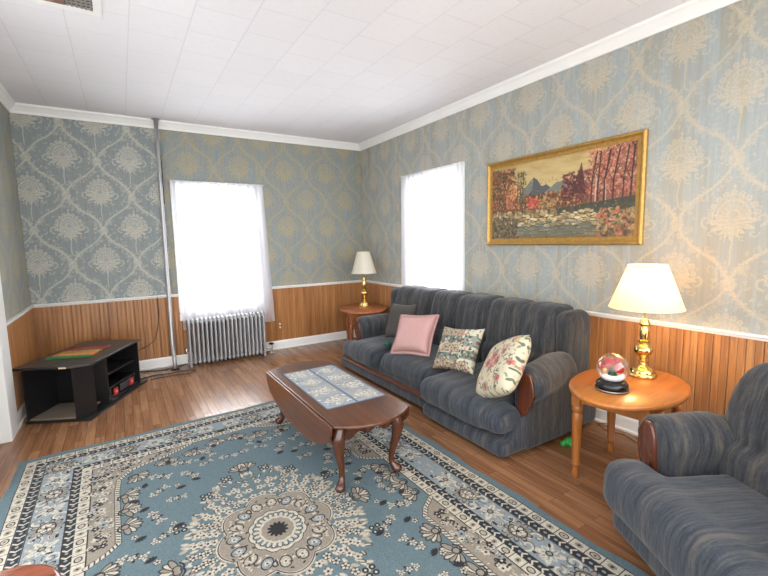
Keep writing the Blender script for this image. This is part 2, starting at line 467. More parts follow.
# trim: chair rails, crown, baseboards
def run(mb, axis, off, side, a0, a1, prof):
    """profile (distance from wall, z) along a wall"""
    poly = [(off + side * d, z) for d, z in prof]
    if axis == 'x': mb.prism(poly, a0, a1, 'x')          # poly = (y,z)
    else: mb.prism([(p[0], p[1]) for p in poly], a0, a1, 'y')
rail = [(0, RAIL - .034), (.014, RAIL - .034), (.02, RAIL - .02), (.03, RAIL - .012), (.03, RAIL), (0, RAIL)]
crown = [(0, H - .092), (.014, H - .092), (.018, H - .07), (.045, H - .032), (.062, H - .018), (.066, H), (0, H)]
base = [(0, 0), (.030, 0), (.030, .018), (.02, .022), (.02, .10), (.013, .122), (0, .122)]
mb = MB(); run(mb, 'x', 0, -1, XL, W1[0] - CW, rail); run(mb, 'x', 0, -1, W1[1] + CW, 0, rail)
struct(mb.build('trim_1', M_trim, bevel=.002), 'white chair rail along the far wall')
mb = MB(); run(mb, 'y', 0, -1, YF, W2[0] - CW, rail); run(mb, 'y', 0, -1, W2[1] + CW, 0, rail)
struct(mb.build('trim_2', M_trim, bevel=.002), 'white chair rail along the right wall')
mb = MB(); run(mb, 'y', XL, 1, -1.30, 0, rail)
struct(mb.build('trim_3', M_trim, bevel=.002), 'white chair rail along the left wall')
mb = MB(); run(mb, 'x', 0, -1, XL, 0, crown); struct(mb.build('trim_4', M_trim), 'white crown moulding along the far wall')
mb = MB(); run(mb, 'y', 0, -1, YF, 0, crown); struct(mb.build('trim_5', M_trim), 'white crown moulding along the right wall')
mb = MB(); run(mb, 'y', XL, 1, -2.47, 0, crown); struct(mb.build('trim_6', M_trim), 'white crown moulding along the left wall')
mb = MB(); run(mb, 'x', 0, -1, XL, 0, base); struct(mb.build('baseboard_back', M_trim, bevel=.002), 'white baseboard of the far wall')
mb = MB(); run(mb, 'y', 0, -1, YF, 0, base); struct(mb.build('baseboard_right', M_trim, bevel=.002), 'white baseboard of the right wall')
mb = MB(); run(mb, 'y', XL, 1, -1.30, 0, base)
struct(mb.build('baseboard_left', M_trim, bevel=.002), 'white baseboard of the left wall')

# doorway in the left wall: casing and a closed panel door
dr = MB(); dr.box(XL - .12, XL + .028, -1.56, -1.30, 0, 2.24).box(XL - .12, XL + .028, -2.47, -2.35, 0, 2.24).box(XL - .12, XL + .034, -2.47, -1.30, 2.12, 2.24)
door = struct(dr.build('door_1', M_casing, bevel=.006), 'white door casing at the left edge')
dl = MB().box(XL - .09, XL - .05, -2.35, -1.56, .01, 2.12)
for (za, zb) in ((.18, .95), (1.1, 1.95)):
    for (ya, yb) in ((-2.25, -1.93), (-1.84, -1.62)): dl.box(XL - .055, XL - .042, ya, yb, za, zb)
dl.build('door_leaf', M_casing, door, bevel=.004)
MB().ball((XL - .02, -2.27, 1.0), .03).build('door_knob', plain('knob_brass', srgb(190, 150, 80), .25, 1), door, smooth=True)

# windows
def glass_mat():
    t = NT('window_glass')
    gl = t.n('ShaderNodeBsdfGlossy', {'Color': (1, 1, 1, 1), 'Roughness': .02}); tr = t.n('ShaderNodeBsdfTransparent', {'Color': (.97, .98, .98, 1)})
    mx = t.n('ShaderNodeMixShader', {0: .05, 1: tr.outputs[0], 2: gl.outputs[0]})
    t.t.links.new(mx.outputs[0], t.out.inputs[0]); return t.m
M_glass = glass_mat()
def window(name, axis, a0, a1, z0, z1, label):
    def B(mb, u0, u1, d0, d1, za, zb):   # u along the wall, d out of the room (+) / into it (-)
        if axis == 'x': mb.box(u0, u1, d0, d1, za, zb)
        else: mb.box(d0, d1, u0, u1, za, zb)
        return mb
    cs = MB()
    B(cs, a0 - CW, a0, -.024, .0, z0 - .02, z1 + .005); B(cs, a1, a1 + CW, -.024, .0, z0 - .02, z1 + .005)
    B(cs, a0 - CW, a1 + CW, -.028, 0, z1, z1 + CW)
    root = struct(cs.build(name, M_casing, bevel=.004), label)
    jb = MB(); B(jb, a0, a0 + .018, 0, .12, z0, z1); B(jb, a1 - .018, a1, 0, .12, z0, z1); B(jb, a0, a1, 0, .12, z1 - .018, z1); B(jb, a0, a1, 0, .12, z0, z0 + .018)
    jb.build('jamb', M_casing, root)
    sl = MB(); B(sl, a0 - CW + .005, a1 + CW - .005, -.034, .02, z0 - .045, z0 - .0); B(sl, a0 - CW, a1 + CW, -.02, 0, z0 - .13, z0 - .045)
    sl.build('window_sill', M_casing, root, bevel=.004)
    zm = (z0 + z1) / 2
    for (za, zb, d) in ((z0 + .018, zm + .02, .05), (zm - .02, z1 - .018, .085)):
        s = MB(); u0, u1 = a0 + .018, a1 - .018
        B(s, u0, u0 + .045, d - .015, d + .015, za, zb); B(s, u1 - .045, u1, d - .015, d + .015, za, zb)
        B(s, u0, u1, d - .015, d + .015, za, za + .05); B(s, u0, u1, d - .015, d + .015, zb - .04, zb)
        so = s.build('sash', M_casing, root)
        B(MB(), u0 + .045, u1 - .045, d - .002, d + .002, za + .05, zb - .04).build('pane', M_glass, so)
    return root
window('window_1', 'x', *W1, 'white framed sash window above the radiator')
window('window_2', 'y', *W2, 'white framed sash window behind the sofa')

# sheer curtains
def sheer_mat():
    t = NT('sheer_curtain_fabric')
    df = t.n('ShaderNodeBsdfDiffuse', {'Color': srgb(240, 240, 247)}); tl = t.n('ShaderNodeBsdfTranslucent', {'Color': srgb(244, 244, 250)})
    tr = t.n('ShaderNodeBsdfTransparent', {'Color': (1, 1, 1, 1)})
    a = t.n('ShaderNodeMixShader', {0: .58, 1: df.outputs[0], 2: tl.outputs[0]})
    x = t.xyz()
    wv = t.noise(t.comb(x[0], x[1], x[2]), 260, 2, .6)
    f = t.math('ADD', .60, t.math('MULTIPLY', wv, .22))
    b = t.n('ShaderNodeMixShader', {0: f, 1: tr.outputs[0], 2: a.outputs[0]})
    t.t.links.new(b.outputs[0], t.out.inputs[0]); return t.m
M_sheer = sheer_mat()
def curtain(axis, d0, top, botz, lt, rt, lb, rb, label, waves, seed):
    """hangs from lt..rt at the top to lb..rb at the hem"""
    nu, nv = 120, 40; mb = MB(); r = random.Random(seed); ph = [r.random() * 6 for _ in range(6)]
    for j in range(nv + 1):
        v = j / nv
        for i in range(nu + 1):
            u = i / nu
            a = (lt + (rt - lt) * u) * (1 - v) + (lb + (rb - lb) * u) * v
            z = top + (botz(u) - top) * v
            d = .012 * math.sin(u * waves * 2 * PI + ph[0]) * (1 - .35 * v) + .010 * math.sin(u * waves * .43 * 2 * PI + ph[1] + v) * v + .006 * math.sin(u * waves * 1.7 * 2 * PI + ph[2]) * (1 - v)
            mb.v.append((a, d0 - d, z) if axis == 'x' else (d0 - d, a, z))
    for j in range(nv):
        for i in range(nu):
            q = j * (nu + 1) + i; mb.f.append((q, q + 1, q + nu + 2, q + nu + 1))
    o = mb.build('curtain', M_sheer, smooth=True)
    return tag(o, label, 'curtain')
M_rod = white('white_rod', 225, .4)
def hem1(u): return .44 if u < .86 else .42
curtain('x', -.062, 2.275, hem1, -2.65, -1.545, -2.625, -1.465, 'white sheer curtain hanging over the far window above the radiator', 13, 1)
curtain('y', -.060, 2.325, lambda u: .46, -2.30, -1.165, -2.26, -1.12, 'white sheer curtain on the right wall behind the sofa', 13, 2)
def rod(axis, a0, a1, z, label):
    pt = lambda a, d: (a, -d, z) if axis == 'x' else (-d, a, z)
    r = thing('curtain_rod', label, 'curtain rod', pt((a0 + a1) / 2, .06)); L = Vector(r.location)
    q = lambda a, d: Vector(pt(a, d)) - L
    MB().tube([q(a0, .062), q(a1, .062)], .006, 8).build('rod', M_rod, r, True)
    for a in (a0, a1):
        MB().tube([q(a, .0285), q(a, .062)], .007, 8).build('bracket', M_rod, r, True)
rod('x', -2.655, -1.53, 2.268, 'thin white curtain rod over the far window')
rod('y', -2.31, -1.155, 2.318, 'thin white curtain rod over the window behind the sofa')

# ------------------------------------------------------------------ radiator and pipe
M_silver = plain('silver_radiator_paint', srgb(176, 176, 178), .36, .5, .06)
M_dark = plain('dark_iron', srgb(40, 38, 36), .5, .6)
rad = thing('radiator', 'silver painted cast iron column radiator under the far window', 'radiator', (-2.13, -.17, 0))
NS = 19; x0 = -.455; dxs = .91 / (NS - 1)
def section_mesh():
    m = MB()
    for y in (-.075, 0, .075):
        m.tube([(0, y, .03), (0, y, .06), (0, y, .53), (0, y, .555)], [.0105, .0115, .0115, .0105], 10, 1.35)
    for z, rr in ((.055, .024), (.545, .024)):
        m.tube([(0, -.085, z), (0, -.06, z), (0, .06, z), (0, .085, z)], [.014, rr, rr, .014], 12)
    m.tube([(0, -.07, .562), (0, 0, .578), (0, .07, .562)], [.014, .02, .014], 10)
    return m
sec0 = None
for i in range(NS):
    if sec0 is None:
        sec0 = section_mesh().build('radiator_section', M_silver, rad, True); o = sec0
    else:
        o = sec0.copy(); C.objects.link(o); o.parent = rad
    o.location = (x0 + i * dxs, 0, 0)
for xx in (x0, -x0):
    for y in (-.07, .07):
        MB().lathe([(.018, 0), (.02, .012), (.014, .03), (.014, .06)], 12, (xx, y, 0)).build('foot', M_silver, rad, True)
MB().tube([(x0 - .01, 0, .055), (-x0 + .01, 0, .055)], .016, 10).tube([(x0 - .01, 0, .545), (-x0 + .01, 0, .545)], .016, 10).build('connecting_rod', M_silver, rad, True)
vv = MB().tube([(-x0 + .01, 0, .085), (-x0 + .10, 0, .085), (-x0 + .11, 0, .05), (-x0 + .11, 0, 0)], [.02, .022, .02, .016], 12)
vv.lathe([(.03, 0), (.03, .012), (.018, .02)], 14, (-x0 + .11, 0, 0)).tube([(-x0 + .11, 0, .08), (-x0 + .11, 0, .12)], [.022, .012], 12)
vo = vv.build('valve', plain('valve_nickel', srgb(205, 203, 196), .3, .7), rad, True)
MB().lathe([(.012, .118), (.032, .125), (.034, .14), (.012, .15)], 14, (-x0 + .11, 0, 0)).build('valve_handle', M_dark, vo, True)
MB().lathe([(.010, 0), (.014, .01), (.014, .04), (.006, .055)], 12, (x0 - .035, 0, .17)).tube([(x0, 0, .175), (x0 - .035, 0, .175)], .006, 8).build('air_vent', plain('vent_chrome', srgb(200, 200, 200), .25, .8), rad, True)

pp = thing('heating_pipe', 'silver painted heating pipe running floor to ceiling on the far wall', 'pipe', (-2.765, -.19, 0))
MB().tube([(0, -.03, 0), (0, -.03, .10), (0, -.015, .15), (0, .06, .24), (0, .085, .30), (.0, .088, 1.2), (.005, .088, 2.2), (.008, .088, H)], .0225, 14).build('pipe', M_silver, pp, True)
MB().lathe([(.05, 0), (.048, .008), (.028, .012)], 18, (0, -.03, 0)).build('floor_flange', M_dark, pp, True)
MB().lathe([(.045, 0), (.045, .008), (.028, .014)], 18, (.008, .088, H - .014)).build('ceiling_flange', M_silver, pp, True)
MB().tube([(.03, .09, 1.98), (.034, .088, 2.35), (.03, .088, 2.55)], .004, 6).build('riser_wire', M_dark, pp, True)

# ------------------------------------------------------------------ outlet
ol = thing('wall_outlet', 'brown wall outlet plate beside the radiator', 'outlet', (-1.385, -.012, .335))
MB().box(-.035, .035, -.006, 0, -.057, .057).build('plate', plain('outlet_plate', srgb(150, 98, 52), .4), ol, bevel=.003)
for z in (-.024, .024):
    MB().tube([(0, -.004, z), (0, -.011, z)], .016, 14).build('socket', plain('socket_ivory', srgb(222, 212, 190), .4), ol, True)

# ------------------------------------------------------------------ fabric of the sofa suite
def stripes(name, main, worn=False):
    t = NT(name); x = t.xyz(); nrm = t.n('ShaderNodeSeparateXYZ', {0: t._tc.outputs['Normal']}).outputs
    if main == 'y':
        sel = t.ramp(t.math('ABSOLUTE', nrm[1]), [(.70, (0, 0, 0, 1)), (.80, (1, 1, 1, 1))]); a, b = x[1], x[0]
    else:
        sel = t.ramp(t.math('ABSOLUTE', nrm[0]), [(.75, (0, 0, 0, 1)), (.85, (1, 1, 1, 1))]); a, b = x[0], x[1]
    wob = t.math('MULTIPLY', t.math('SUBTRACT', t.noise(t.obj(), 3.0, 2), .5), .05)
    c = t.math('ADD', t.math('ADD', t.math('MULTIPLY', a, t.math('SUBTRACT', 1.0, sel)), t.math('MULTIPLY', b, sel)), wob)
    n1 = t.noise(t.comb(t.math('MULTIPLY', c, 15.0), 0., 0.), 1.0, 2, .5)
    al = t.math('ADD', t.math('ADD', x[0], x[1]), t.math('MULTIPLY', x[2], 1.3))
    n2 = t.noise(t.comb(t.math('MULTIPLY', c, 75.0), t.math('MULTIPLY', al, 5.0), 0.), 1.0, 4, .7)
    n3 = t.noise(t.obj(), 130, 3, .7)
    m = t.math('ADD', t.math('ADD', t.math('MULTIPLY', n1, .40), t.math('MULTIPLY', n2, .48)), t.math('MULTIPLY', n3, .14))
    col = t.ramp(m, [(.36, srgb(13, 14, 16)), (.45, srgb(35, 37, 42)), (.53, srgb(53, 55, 59)), (.58, srgb(75, 70, 63)), (.68, srgb(92, 84, 75))]) if worn else t.ramp(m, [(.36, srgb(12, 14, 18)), (.45, srgb(32, 38, 47)), (.53, srgb(52, 58, 67)), (.58, srgb(74, 71, 67)), (.68, srgb(92, 86, 78))])
    t.bump(t.math('ADD', t.math('MULTIPLY', n2, .8), t.math('MULTIPLY', n3, .5)), .45, .006)
    return t.fin(col, .9, Sheen_Weight=.15)
F_y, F_x = stripes('striped_chenille_lengthwise', 'y'), stripes('striped_chenille_across', 'x', True)
F_b = stripes('striped_chenille_back', 'y', True)
M_panel = wood('mahogany_arm_panel', srgb(48, 22, 13), srgb(98, 50, 30), 'z', .25, coat=.3)
M_railw = wood('mahogany_rail', srgb(58, 30, 20), srgb(122, 76, 54), 'y', .4)
M_foot = plain('black_foot', srgb(24, 22, 22), .5)

def arm(parent, yc, out, xf, xb, seed, zf=.03, tap=.05):
    """rolled arm: out = +1/-1 direction away from the seat; yc = centre of the roll"""
    m = MB(); zr = .505; R = .122
    y_in, y_out = yc - out * .11, yc + out * .02
    rbox(m, xf, xb, min(y_in, y_out), max(y_in, y_out), zf, zr + .02, .03)
    # roll with soft rounded front
    m.tube([(xf - .005, yc, zr), (xf + .02, yc, zr), (xf + .3, yc - out * tap * .45, zr + .008), (xb - .1, yc - out * tap * .9, zr + .012), (xb, yc - out * tap, zr + .012)], [R - .03, R, R + .004, R - .004, R - .012], 24)
    o = soft(m, 'arm', F_x, parent, .018, 5, .007, 7, seed, .002)
    # wooden scroll panel let into the front
    pl = []
    for k in range(40):
        a = 2 * PI * k / 40; v = math.sin(a); u = math.cos(a)
        z = zr - .06 + (.150 if v > 0 else .165) * v
        wd = .066 * (1 - .28 * max(0, -v)) * (abs(u) ** .8) * (1.0 if u > 0 else -1.0)
        pl.append((yc + out * (.012 + .035 * min(0, v)) + wd, z))
    pb = MB().prism(pl, xf - .018, xf + .01, 'x').build('arm_panel', M_panel, o, bevel=.010, seg=3)
    pb['label'] = 'polished mahogany scroll panel'
    return o

# ------------------------------------------------------------------ sofa
sofa = thing('sofa', 'blue grey striped three seat sofa under the landscape painting', 'sofa', (-.5, -2.59, 0))
def sh(o):  # built in room coordinates, then moved under the root
    o.data.transform(Matrix.Translation((.5, 2.59, 0))); return o
def cur(o): return sh(o)
YN, YFAR = -3.885, -1.36
def sbox(name, mat, dims, r=.06, **kw):
    m = MB()
    for d in dims: rbox(m, *d, r if len(d) == 6 else d[6])
    return m, name, mat, kw
bs = MB(); rbox(bs, -1.07, -.09, YN - .05, YFAR + .02, .035, .30, .035); rbox(bs, -1.185, -.8, YN - .05, -3.04, .035, .148, .035); rbox(bs, -1.105, -.8, -3.1, YFAR + .02, .035, .15, .035)
sh(soft(bs, 'base', F_y, sofa, .022, 3, .004, 5, 1))
bk = MB(); rbox(bk, -.40, -.10, YN + .005, YN + .17, .06, .935, .075); rbox(bk, -.36, -.10, YN, YFAR, .10, .91, .075); rbox(bk, -.40, -.10, YFAR - .16, YFAR + .02, .06, .92, .075)
bko = sh(soft(bk, 'backrest', F_b, sofa, .02, 5, .006, 5, 2))
edges = [YN + .155, -3.02, -2.20, YFAR - .14]
for i in range(3):
    a, b = edges[i], edges[i + 1]; m = MB(); n = 2
    for k in range(n):
        ya = a + (b - a) * k / n; yb2 = a + (b - a) * (k + 1) / n
        # upper bolster leaning back, lumbar below
        o0 = len(m.v); rbox(m, -.46, -.14, ya - .012, yb2 + .012, .55, .955, .085)
        for q in range(o0, len(m.v)):
            x, y, z = m.v[q]; m.v[q] = (x + (z - .55) * .22 - .01, y, z)
        rbox(m, -.50, -.20, ya - .002, yb2 + .002, .32, .58, .07)
    sh(soft(m, 'back_cushion', F_b, sofa, .016, 4, .008, 6, 3 + i, .003))
# seats: the end seats carry a T shaped front that laps around the arms
def seat(ya, yb, xf, zt, t_lo, t_hi, seed, zb=.15):
    m = MB(); rbox(m, xf, -.40, ya, yb, zb, zt, .085)
    if t_lo is not None: rbox(m, xf + .01, -.955, t_lo, yb - .1, zb + .01, zt - .015, .085)
    if t_hi is not None: rbox(m, xf + .01, -.955, ya + .1, t_hi, zb + .01, zt - .015, .085)
    # crown
    for q in range(len(m.v)):
        x, y, z = m.v[q]
        if z > (zb + zt) / 2:
            u = (y - (ya + yb) / 2) / ((yb - ya) / 2)
            m.v[q] = (x, y, z + .02 * max(0, 1 - u * u) - .02 * max(0, -.7 - x) * 2)
    return sh(soft(m, 'seat_cushion', F_y, sofa, .018, 6, .008, 5, seed, .002))
seat(-3.79, -3.035, -1.225, .39, -3.93, None, 11, .165)
seat(-3.025, -2.215, -1.10, .395, None, None, 12, .19)
seat(-2.205, -1.60, -1.145, .40, None, -1.44, 13, .17)
o = arm(sofa, -3.925, -1, -.955, -.37, 21, tap=.12); sh(o)
for ch in o.children: sh(ch)
o = arm(sofa, YFAR - .18, 1, -.94, -.37, 22, tap=.05); sh(o)
for ch in o.children: sh(ch)
wr_ = MB(); wr_.box(-1.122, -1.05, -3.0, -1.42, .146, .172)
sh(wr_.build('front_rail', M_railw, sofa, bevel=.006))['label'] = 'dark wooden rail along the front'
for (x, y) in ((-1.02, YN + .05), (-.15, YN + .05), (-1.02, YFAR), (-.15, YFAR)):
    sh(MB().lathe([(.022, 0), (.028, .01), (.026, .05)], 14, (x, y, 0)).build('foot', M_foot, sofa, True))

# ------------------------------------------------------------------ armchair (same suite, turned towards the far corner)
chair = thing('armchair', 'blue grey striped recliner armchair with mahogany arm panels at right', 'armchair', (-.665, -5.495, 0), math.radians(-30))
m = MB(); rbox(m, -.83, -.03, -.42, .42, .035, .30, .03); soft(m, 'base', F_y, chair, .022, 3, .004, 5, 31)
m = MB(); rbox(m, -.36, -.02, -.40, .40, .06, .80, .09)
soft(m, 'backrest', F_b, chair, .02, 6, .006, 5, 32)
for k in range(1):
    m = MB()
    for (ya, yb) in ((-.40, .0), (0., .40)):
        o0 = len(m.v); rbox(m, -.44, -.12, ya - .004, yb + .004, .52, .93, .11)
        for q in range(o0, len(m.v)):
            x, y, z = m.v[q]; m.v[q] = (x + (z - .52) * .22 - .01, y * (1 - .12 * max(0, (z - .7) / .22)), z)
        rbox(m, -.48, -.18, ya * .8 - .002, yb * .8 + .002, .32, .56, .07)
    soft(m, 'back_cushion', F_b, chair, .016, 4, .008, 6, 33, .003)
m = MB(); rbox(m, -.96, -.38, -.30, .30, .16, .415, .085); rbox(m, -.96, -.73, -.455, .455, .16, .425, .09)
for q in range(len(m.v)):
    x, y, z = m.v[q]
    if z > .27: m.v[q] = (x, y, z + .015 * max(0, 1 - (y / .3) ** 2))
soft(m, 'seat_cushion', F_y, chair, .018, 6, .008, 5, 34, .003)
m = MB(); rbox(m, -.90, -.80, -.43, .43, .05, .21, .03); soft(m, 'footrest', F_y, chair, .018, 3, .004, 5, 35)
arm(chair, .41, 1, -.72, -.30, 36); arm(chair, -.41, -1, -.72, -.30, 37)
for (x, y) in ((-.76, .36), (-.76, -.36), (-.10, .36), (-.10, -.36)):
    MB().lathe([(.022, 0), (.028, .01), (.026, .05)], 14, (x, y, 0)).build('foot', M_foot, chair, True)

# ------------------------------------------------------------------ pillows
def Rm(yaw, tilt, roll):
    n0 = Vector((math.cos(yaw), math.sin(yaw), 0)); side = Vector((-n0.y, n0.x, 0)); up = Vector((0, 0, 1))
    n = n0 * math.cos(tilt) + up * math.sin(tilt); u = up * math.cos(tilt) - n0 * math.sin(tilt)
    w = side * math.cos(roll) + u * math.sin(roll); u2 = -side * math.sin(roll) + u * math.cos(roll)
    m = Matrix((w, u2, n)).transposed().to_4x4(); return m
def pillow_mesh(w, h, t, seed, ruffle=0, pinch=.10, rnd_k=0.0):
    n = 28; mb = MB(); r = random.Random(seed)
    def P(i, j, s):
        u, v = i / n * 2 - 1, j / n * 2 - 1
        x = u * w / 2 * (1 - pinch * (1 - v * v) * abs(u) ** 3); y = v * h / 2 * (1 - pinch * (1 - u * u) * abs(v) ** 3)
        x, y = x * math.sqrt(1 - rnd_k * v * v / 2), y * math.sqrt(1 - rnd_k * u * u / 2)
        d = t / 2 * max(0, (1 - u ** 4) * (1 - v ** 4)) ** .55
        d += .006 * mnoise.noise(Vector((u * 2.5 + seed, v * 2.5, s))) * (1 - max(abs(u), abs(v)) ** 4)
        return (x, y, s * d)
    idx = {}
    for s in (1, -1):
        for j in range(n + 1):
            for i in range(n + 1):
                rim = i in (0, n) or j in (0, n)
                if s < 0 and rim: idx[(i, j, s)] = idx[(i, j, 1)]; continue
                idx[(i, j, s)] = len(mb.v); mb.v.append(P(i, j, s))
        for j in range(n):
            for i in range(n):
                q = (idx[(i, j, s)], idx[(i + 1, j, s)], idx[(i + 1, j + 1, s)], idx[(i, j + 1, s)])
                mb.f.append(q if s > 0 else q[::-1])
    fr = None
    if ruffle:
        fr = MB(); per = []
        for i in range(n): per.append(P(i, 0, 1))
        for j in range(n): per.append(P(n, j, 1))
        for i in range(n, 0, -1): per.append(P(i, n, 1))
        for j in range(n, 0, -1): per.append(P(0, j, 1))
        m2 = len(per); k = 3; N = m2 * k
        for q in range(N):
            a = Vector(per[q // k]); b = Vector(per[(q // k + 1) % m2]); c = a.lerp(b, (q % k) / k)
            out = Vector((c.x / (w / 2), c.y / (h / 2), 0)); 
            ox = math.copysign(abs(out.x) ** 4, out.x); oy = math.copysign(abs(out.y) ** 4, out.y)
            od = Vector((ox, oy, 0)); od.normalize()
            for (tt, zz) in ((-.004, 0), (.5, .5), (1, 1)):
                wv = .011 * math.sin(q * 2.1) * zz
                for sgn in (1, -1):
                    p = c + od * ruffle * max(tt, 0) + Vector((0, 0, wv + sgn * .0015)); fr.v.append(tuple(p))
        for q in range(N):
            q2 = (q + 1) % N
            A = lambda q, l: q * 6 + l
            for l in (0, 2):
                fr.f.append((A(q, l), A(q2, l), A(q2, l + 2), A(q, l + 2)))
                fr.f.append((A(q, l + 1), A(q, l + 3), A(q2, l + 3), A(q2, l + 1)))
            fr.f.append((A(q, 4), A(q2, 4), A(q2, 5), A(q, 5)))
            fr.f.append((A(q, 0), A(q, 1), A(q2, 1), A(q2, 0)))
    return mb, fr
def cloth(name, col, rough=.9, sc_=90, vary=.12, quilt=0):
    t = NT(name); n = t.noise(t.obj(), sc_, 3, .6); n2 = t.noise(t.obj(), 7, 2)
    d = tuple(c * (1 - vary) for c in col[:3]) + (1,); u = tuple(min(1, c * (1 + vary)) for c in col[:3]) + (1,)
    h = n
    if quilt:
        x = t.xyz()
        ck = t.math('MULTIPLY', t.math('SINE', t.math('MULTIPLY', x[0], quilt)), t.math('SINE', t.math('MULTIPLY', x[1], quilt)))
        h = t.math('ADD', t.math('MULTIPLY', n, .3), t.math('MULTIPLY', t.math('ABSOLUTE', ck), -.7))
    t.bump(h, .4, .006)
    return t.fin(t.mix(t.math('ADD', t.math('MULTIPLY', n, .7), t.math('MULTIPLY', n2, .3)), d, u), rough)
def img_mat(name, im, size=None, rough=.85, bumpy=.2):
    """flat print: object x,y over size, or the mesh UV"""
    t = NT(name)
    if size:
        x = t.xyz(); v = t.comb(t.math('ADD', t.math('DIVIDE', x[0], size[0]), .5), t.math('ADD', t.math('DIVIDE', x[1], size[1]), .5), 0.)
    else: v = t.n('ShaderNodeTexCoord').outputs['UV']
    i = t.n('ShaderNodeTexImage', {'Vector': v}, image=im, interpolation='Linear', extension='EXTEND')
    n = t.noise(t.obj(), 200, 3, .6); t.bump(n, bumpy, .004)
    return t.fin(i.outputs[0], rough)
def tapestry():
    cv = Cv(200, 200, c8(150, 142, 120)); r = random.Random(5)
    for (y0, y1, c) in ((0, 48, (150, 140, 118)), (48, 78, (92, 104, 96)), (78, 130, (176, 168, 148)), (130, 160, (108, 120, 112)), (160, 200, (150, 128, 106))):
        cv.rect(0, y0, 200, y1, c8(*c))
    cv.rect(128, 0, 200, 200, c8(196, 192, 170)); cv.rect(134, 40, 194, 92, c8(128, 140, 132)); cv.rect(134, 110, 194, 150, c8(110, 122, 108))
    for _ in range(420):
        x, y = r.random() * 200, r.random() * 200
        c = r.choice([(60, 68, 58), (92, 104, 88), (214, 200, 172), (178, 108, 96), (70, 60, 50), (196, 176, 140), (120, 60, 58), (48, 54, 60)])
        cv.ell(x, y, 2 + r.random() * 6, 1.5 + r.random() * 3.5, r.random() * 3, c8(*c), .75)
    for (x, y) in ((40, 26), (86, 28), (60, 104), (104, 106), (36, 180), (84, 178), (150, 180)):
        cv.flower(x, y, 17, 7, c8(176, 160, 134), c8(132, 66, 60), c8(84, 80, 66))
    for x in range(0, 200, 8): cv.line([(x, 0), (x + 3, 200)], .7, c8(80, 80, 74), .3)
    return cv.a
def floral():
    cv = Cv(240, 240, c8(206, 196, 170)); r = random.Random(9)
    for _ in range(330):
        x, y = r.random() * 240, r.random() * 240; a = r.random() * 6.3
        c = r.choice([(130, 138, 104), (100, 114, 86), (164, 160, 124), (150, 140, 104), (190, 176, 140), (86, 98, 80)])
        cv.leaf(x, y, 7 + r.random() * 10, a, c8(*c), .4)
    for (x, y, R) in ((118, 96, 24), (86, 120, 19), (150, 120, 20), (120, 140, 18), (176, 88, 14), (60, 84, 12), (190, 190, 14), (44, 190, 14), (200, 40, 13), (40, 34, 12), (120, 210, 13), (130, 30, 12), (220, 130, 12), (16, 130, 12)):
        cv.flower(x, y, R, 6, c8(190, 118, 110), c8(150, 70, 72), c8(206, 160, 146), r.random())
        cv.flower(x + 2, y + 1, R * .55, 5, c8(172, 88, 88), c8(140, 60, 64), None, r.random())
        for k in range(4): cv.leaf(x + (r.random() - .5) * 2 * R, y + (r.random() - .5) * 2 * R, R * .8, r.random() * 6, c8(96, 112, 84), .4)
    for _ in range(26): cv.flower(r.random() * 240, r.random() * 240, 6 + r.random() * 4, 5, c8(*r.choice([(222, 212, 184), (214, 190, 130), (200, 150, 136)])), c8(176, 150, 96), c8(150, 146, 116), r.random())
    return cv.a * .93
def place_pillow(name, label, w, h, t, pose, mat, seed, ruffle=0, rmat=None, pinch=.10, rnd_k=0.0):
    b, f = pillow_mesh(w, h, t, seed, ruffle, pinch, rnd_k)
    o = b.build(name, mat, None, True); tag(o, label, 'pillow')
    o.matrix_world = Matrix.Translation(pose[:3]) @ Rm(*pose[3:])
    if f: f.build('ruffle', rmat, o, True)
    return o
place_pillow('throw_pillow', 'grey brown throw pillow behind the pink pillow on the sofa', .46, .40, .13, (-.72, -2.08, .635, 3.09, .36, .10), cloth('taupe_cloth', srgb(66, 61, 57)), 1)
M_pink = cloth('pink_satin', srgb(182, 142, 137), .6, 60, .08, 70)
place_pillow('throw_pillow', 'pale pink quilted throw pillow with a ruffled edge', .41, .37, .13, (-.90, -2.575, .605, 3.40, .57, .115), M_pink, 2, .032, M_pink)
place_pillow('throw_pillow', 'tapestry throw pillow with green and cream blocks in mid sofa', .42, .40, .12, (-.865, -3.15, .578, 3.314, .57, .096), img_mat('tapestry_weave', picture('tapestry_print', tapestry()), (.43, .37)), 3)
place_pillow('throw_pillow', 'cream floral throw pillow with pink roses against the near sofa arm', .51, .47, .17, (-.995, -3.755, .595, 2.532, .55, .50), img_mat('floral_chintz', picture('floral_print', floral()), (.52, .48), .75), 4, 0, None, .02, .32)

# ------------------------------------------------------------------ small green things
M_green = plain('green_plastic', srgb(40, 150, 60), .3, 0, .15)
gb = MB(); r = random.Random(4)
for k in range(7):
    a = k * 2 * PI / 7; gb.ball((math.cos(a) * .022, math.sin(a) * .022, .025), .018, 10, 6, (1.3, .8, 1))
gb.ball((0, 0, .035), .018, 10, 6)
o = gb.build('gift_bow', plain('green_ribbon', srgb(20, 92, 70), .35), None, True); o.location = (-.935, -2.155, .405); tag(o, 'small dark green ribbon bow beside the pink pillow on the sofa', 'bow')
gt = MB()
for (x, y, z, s) in ((0, 0, .028, .028), (.035, .015, .024, .024), (-.035, .01, .022, .022), (.0, -.032, .022, .022), (.02, -.02, .045, .018)): gt.ball((x, y, z), s, 12, 8)
o = gt.build('toy', M_green, None, True); o.location = (-.58, -4.00, 0); tag(o, 'small bright green plastic toy on the floor by the sofa side', 'toy')

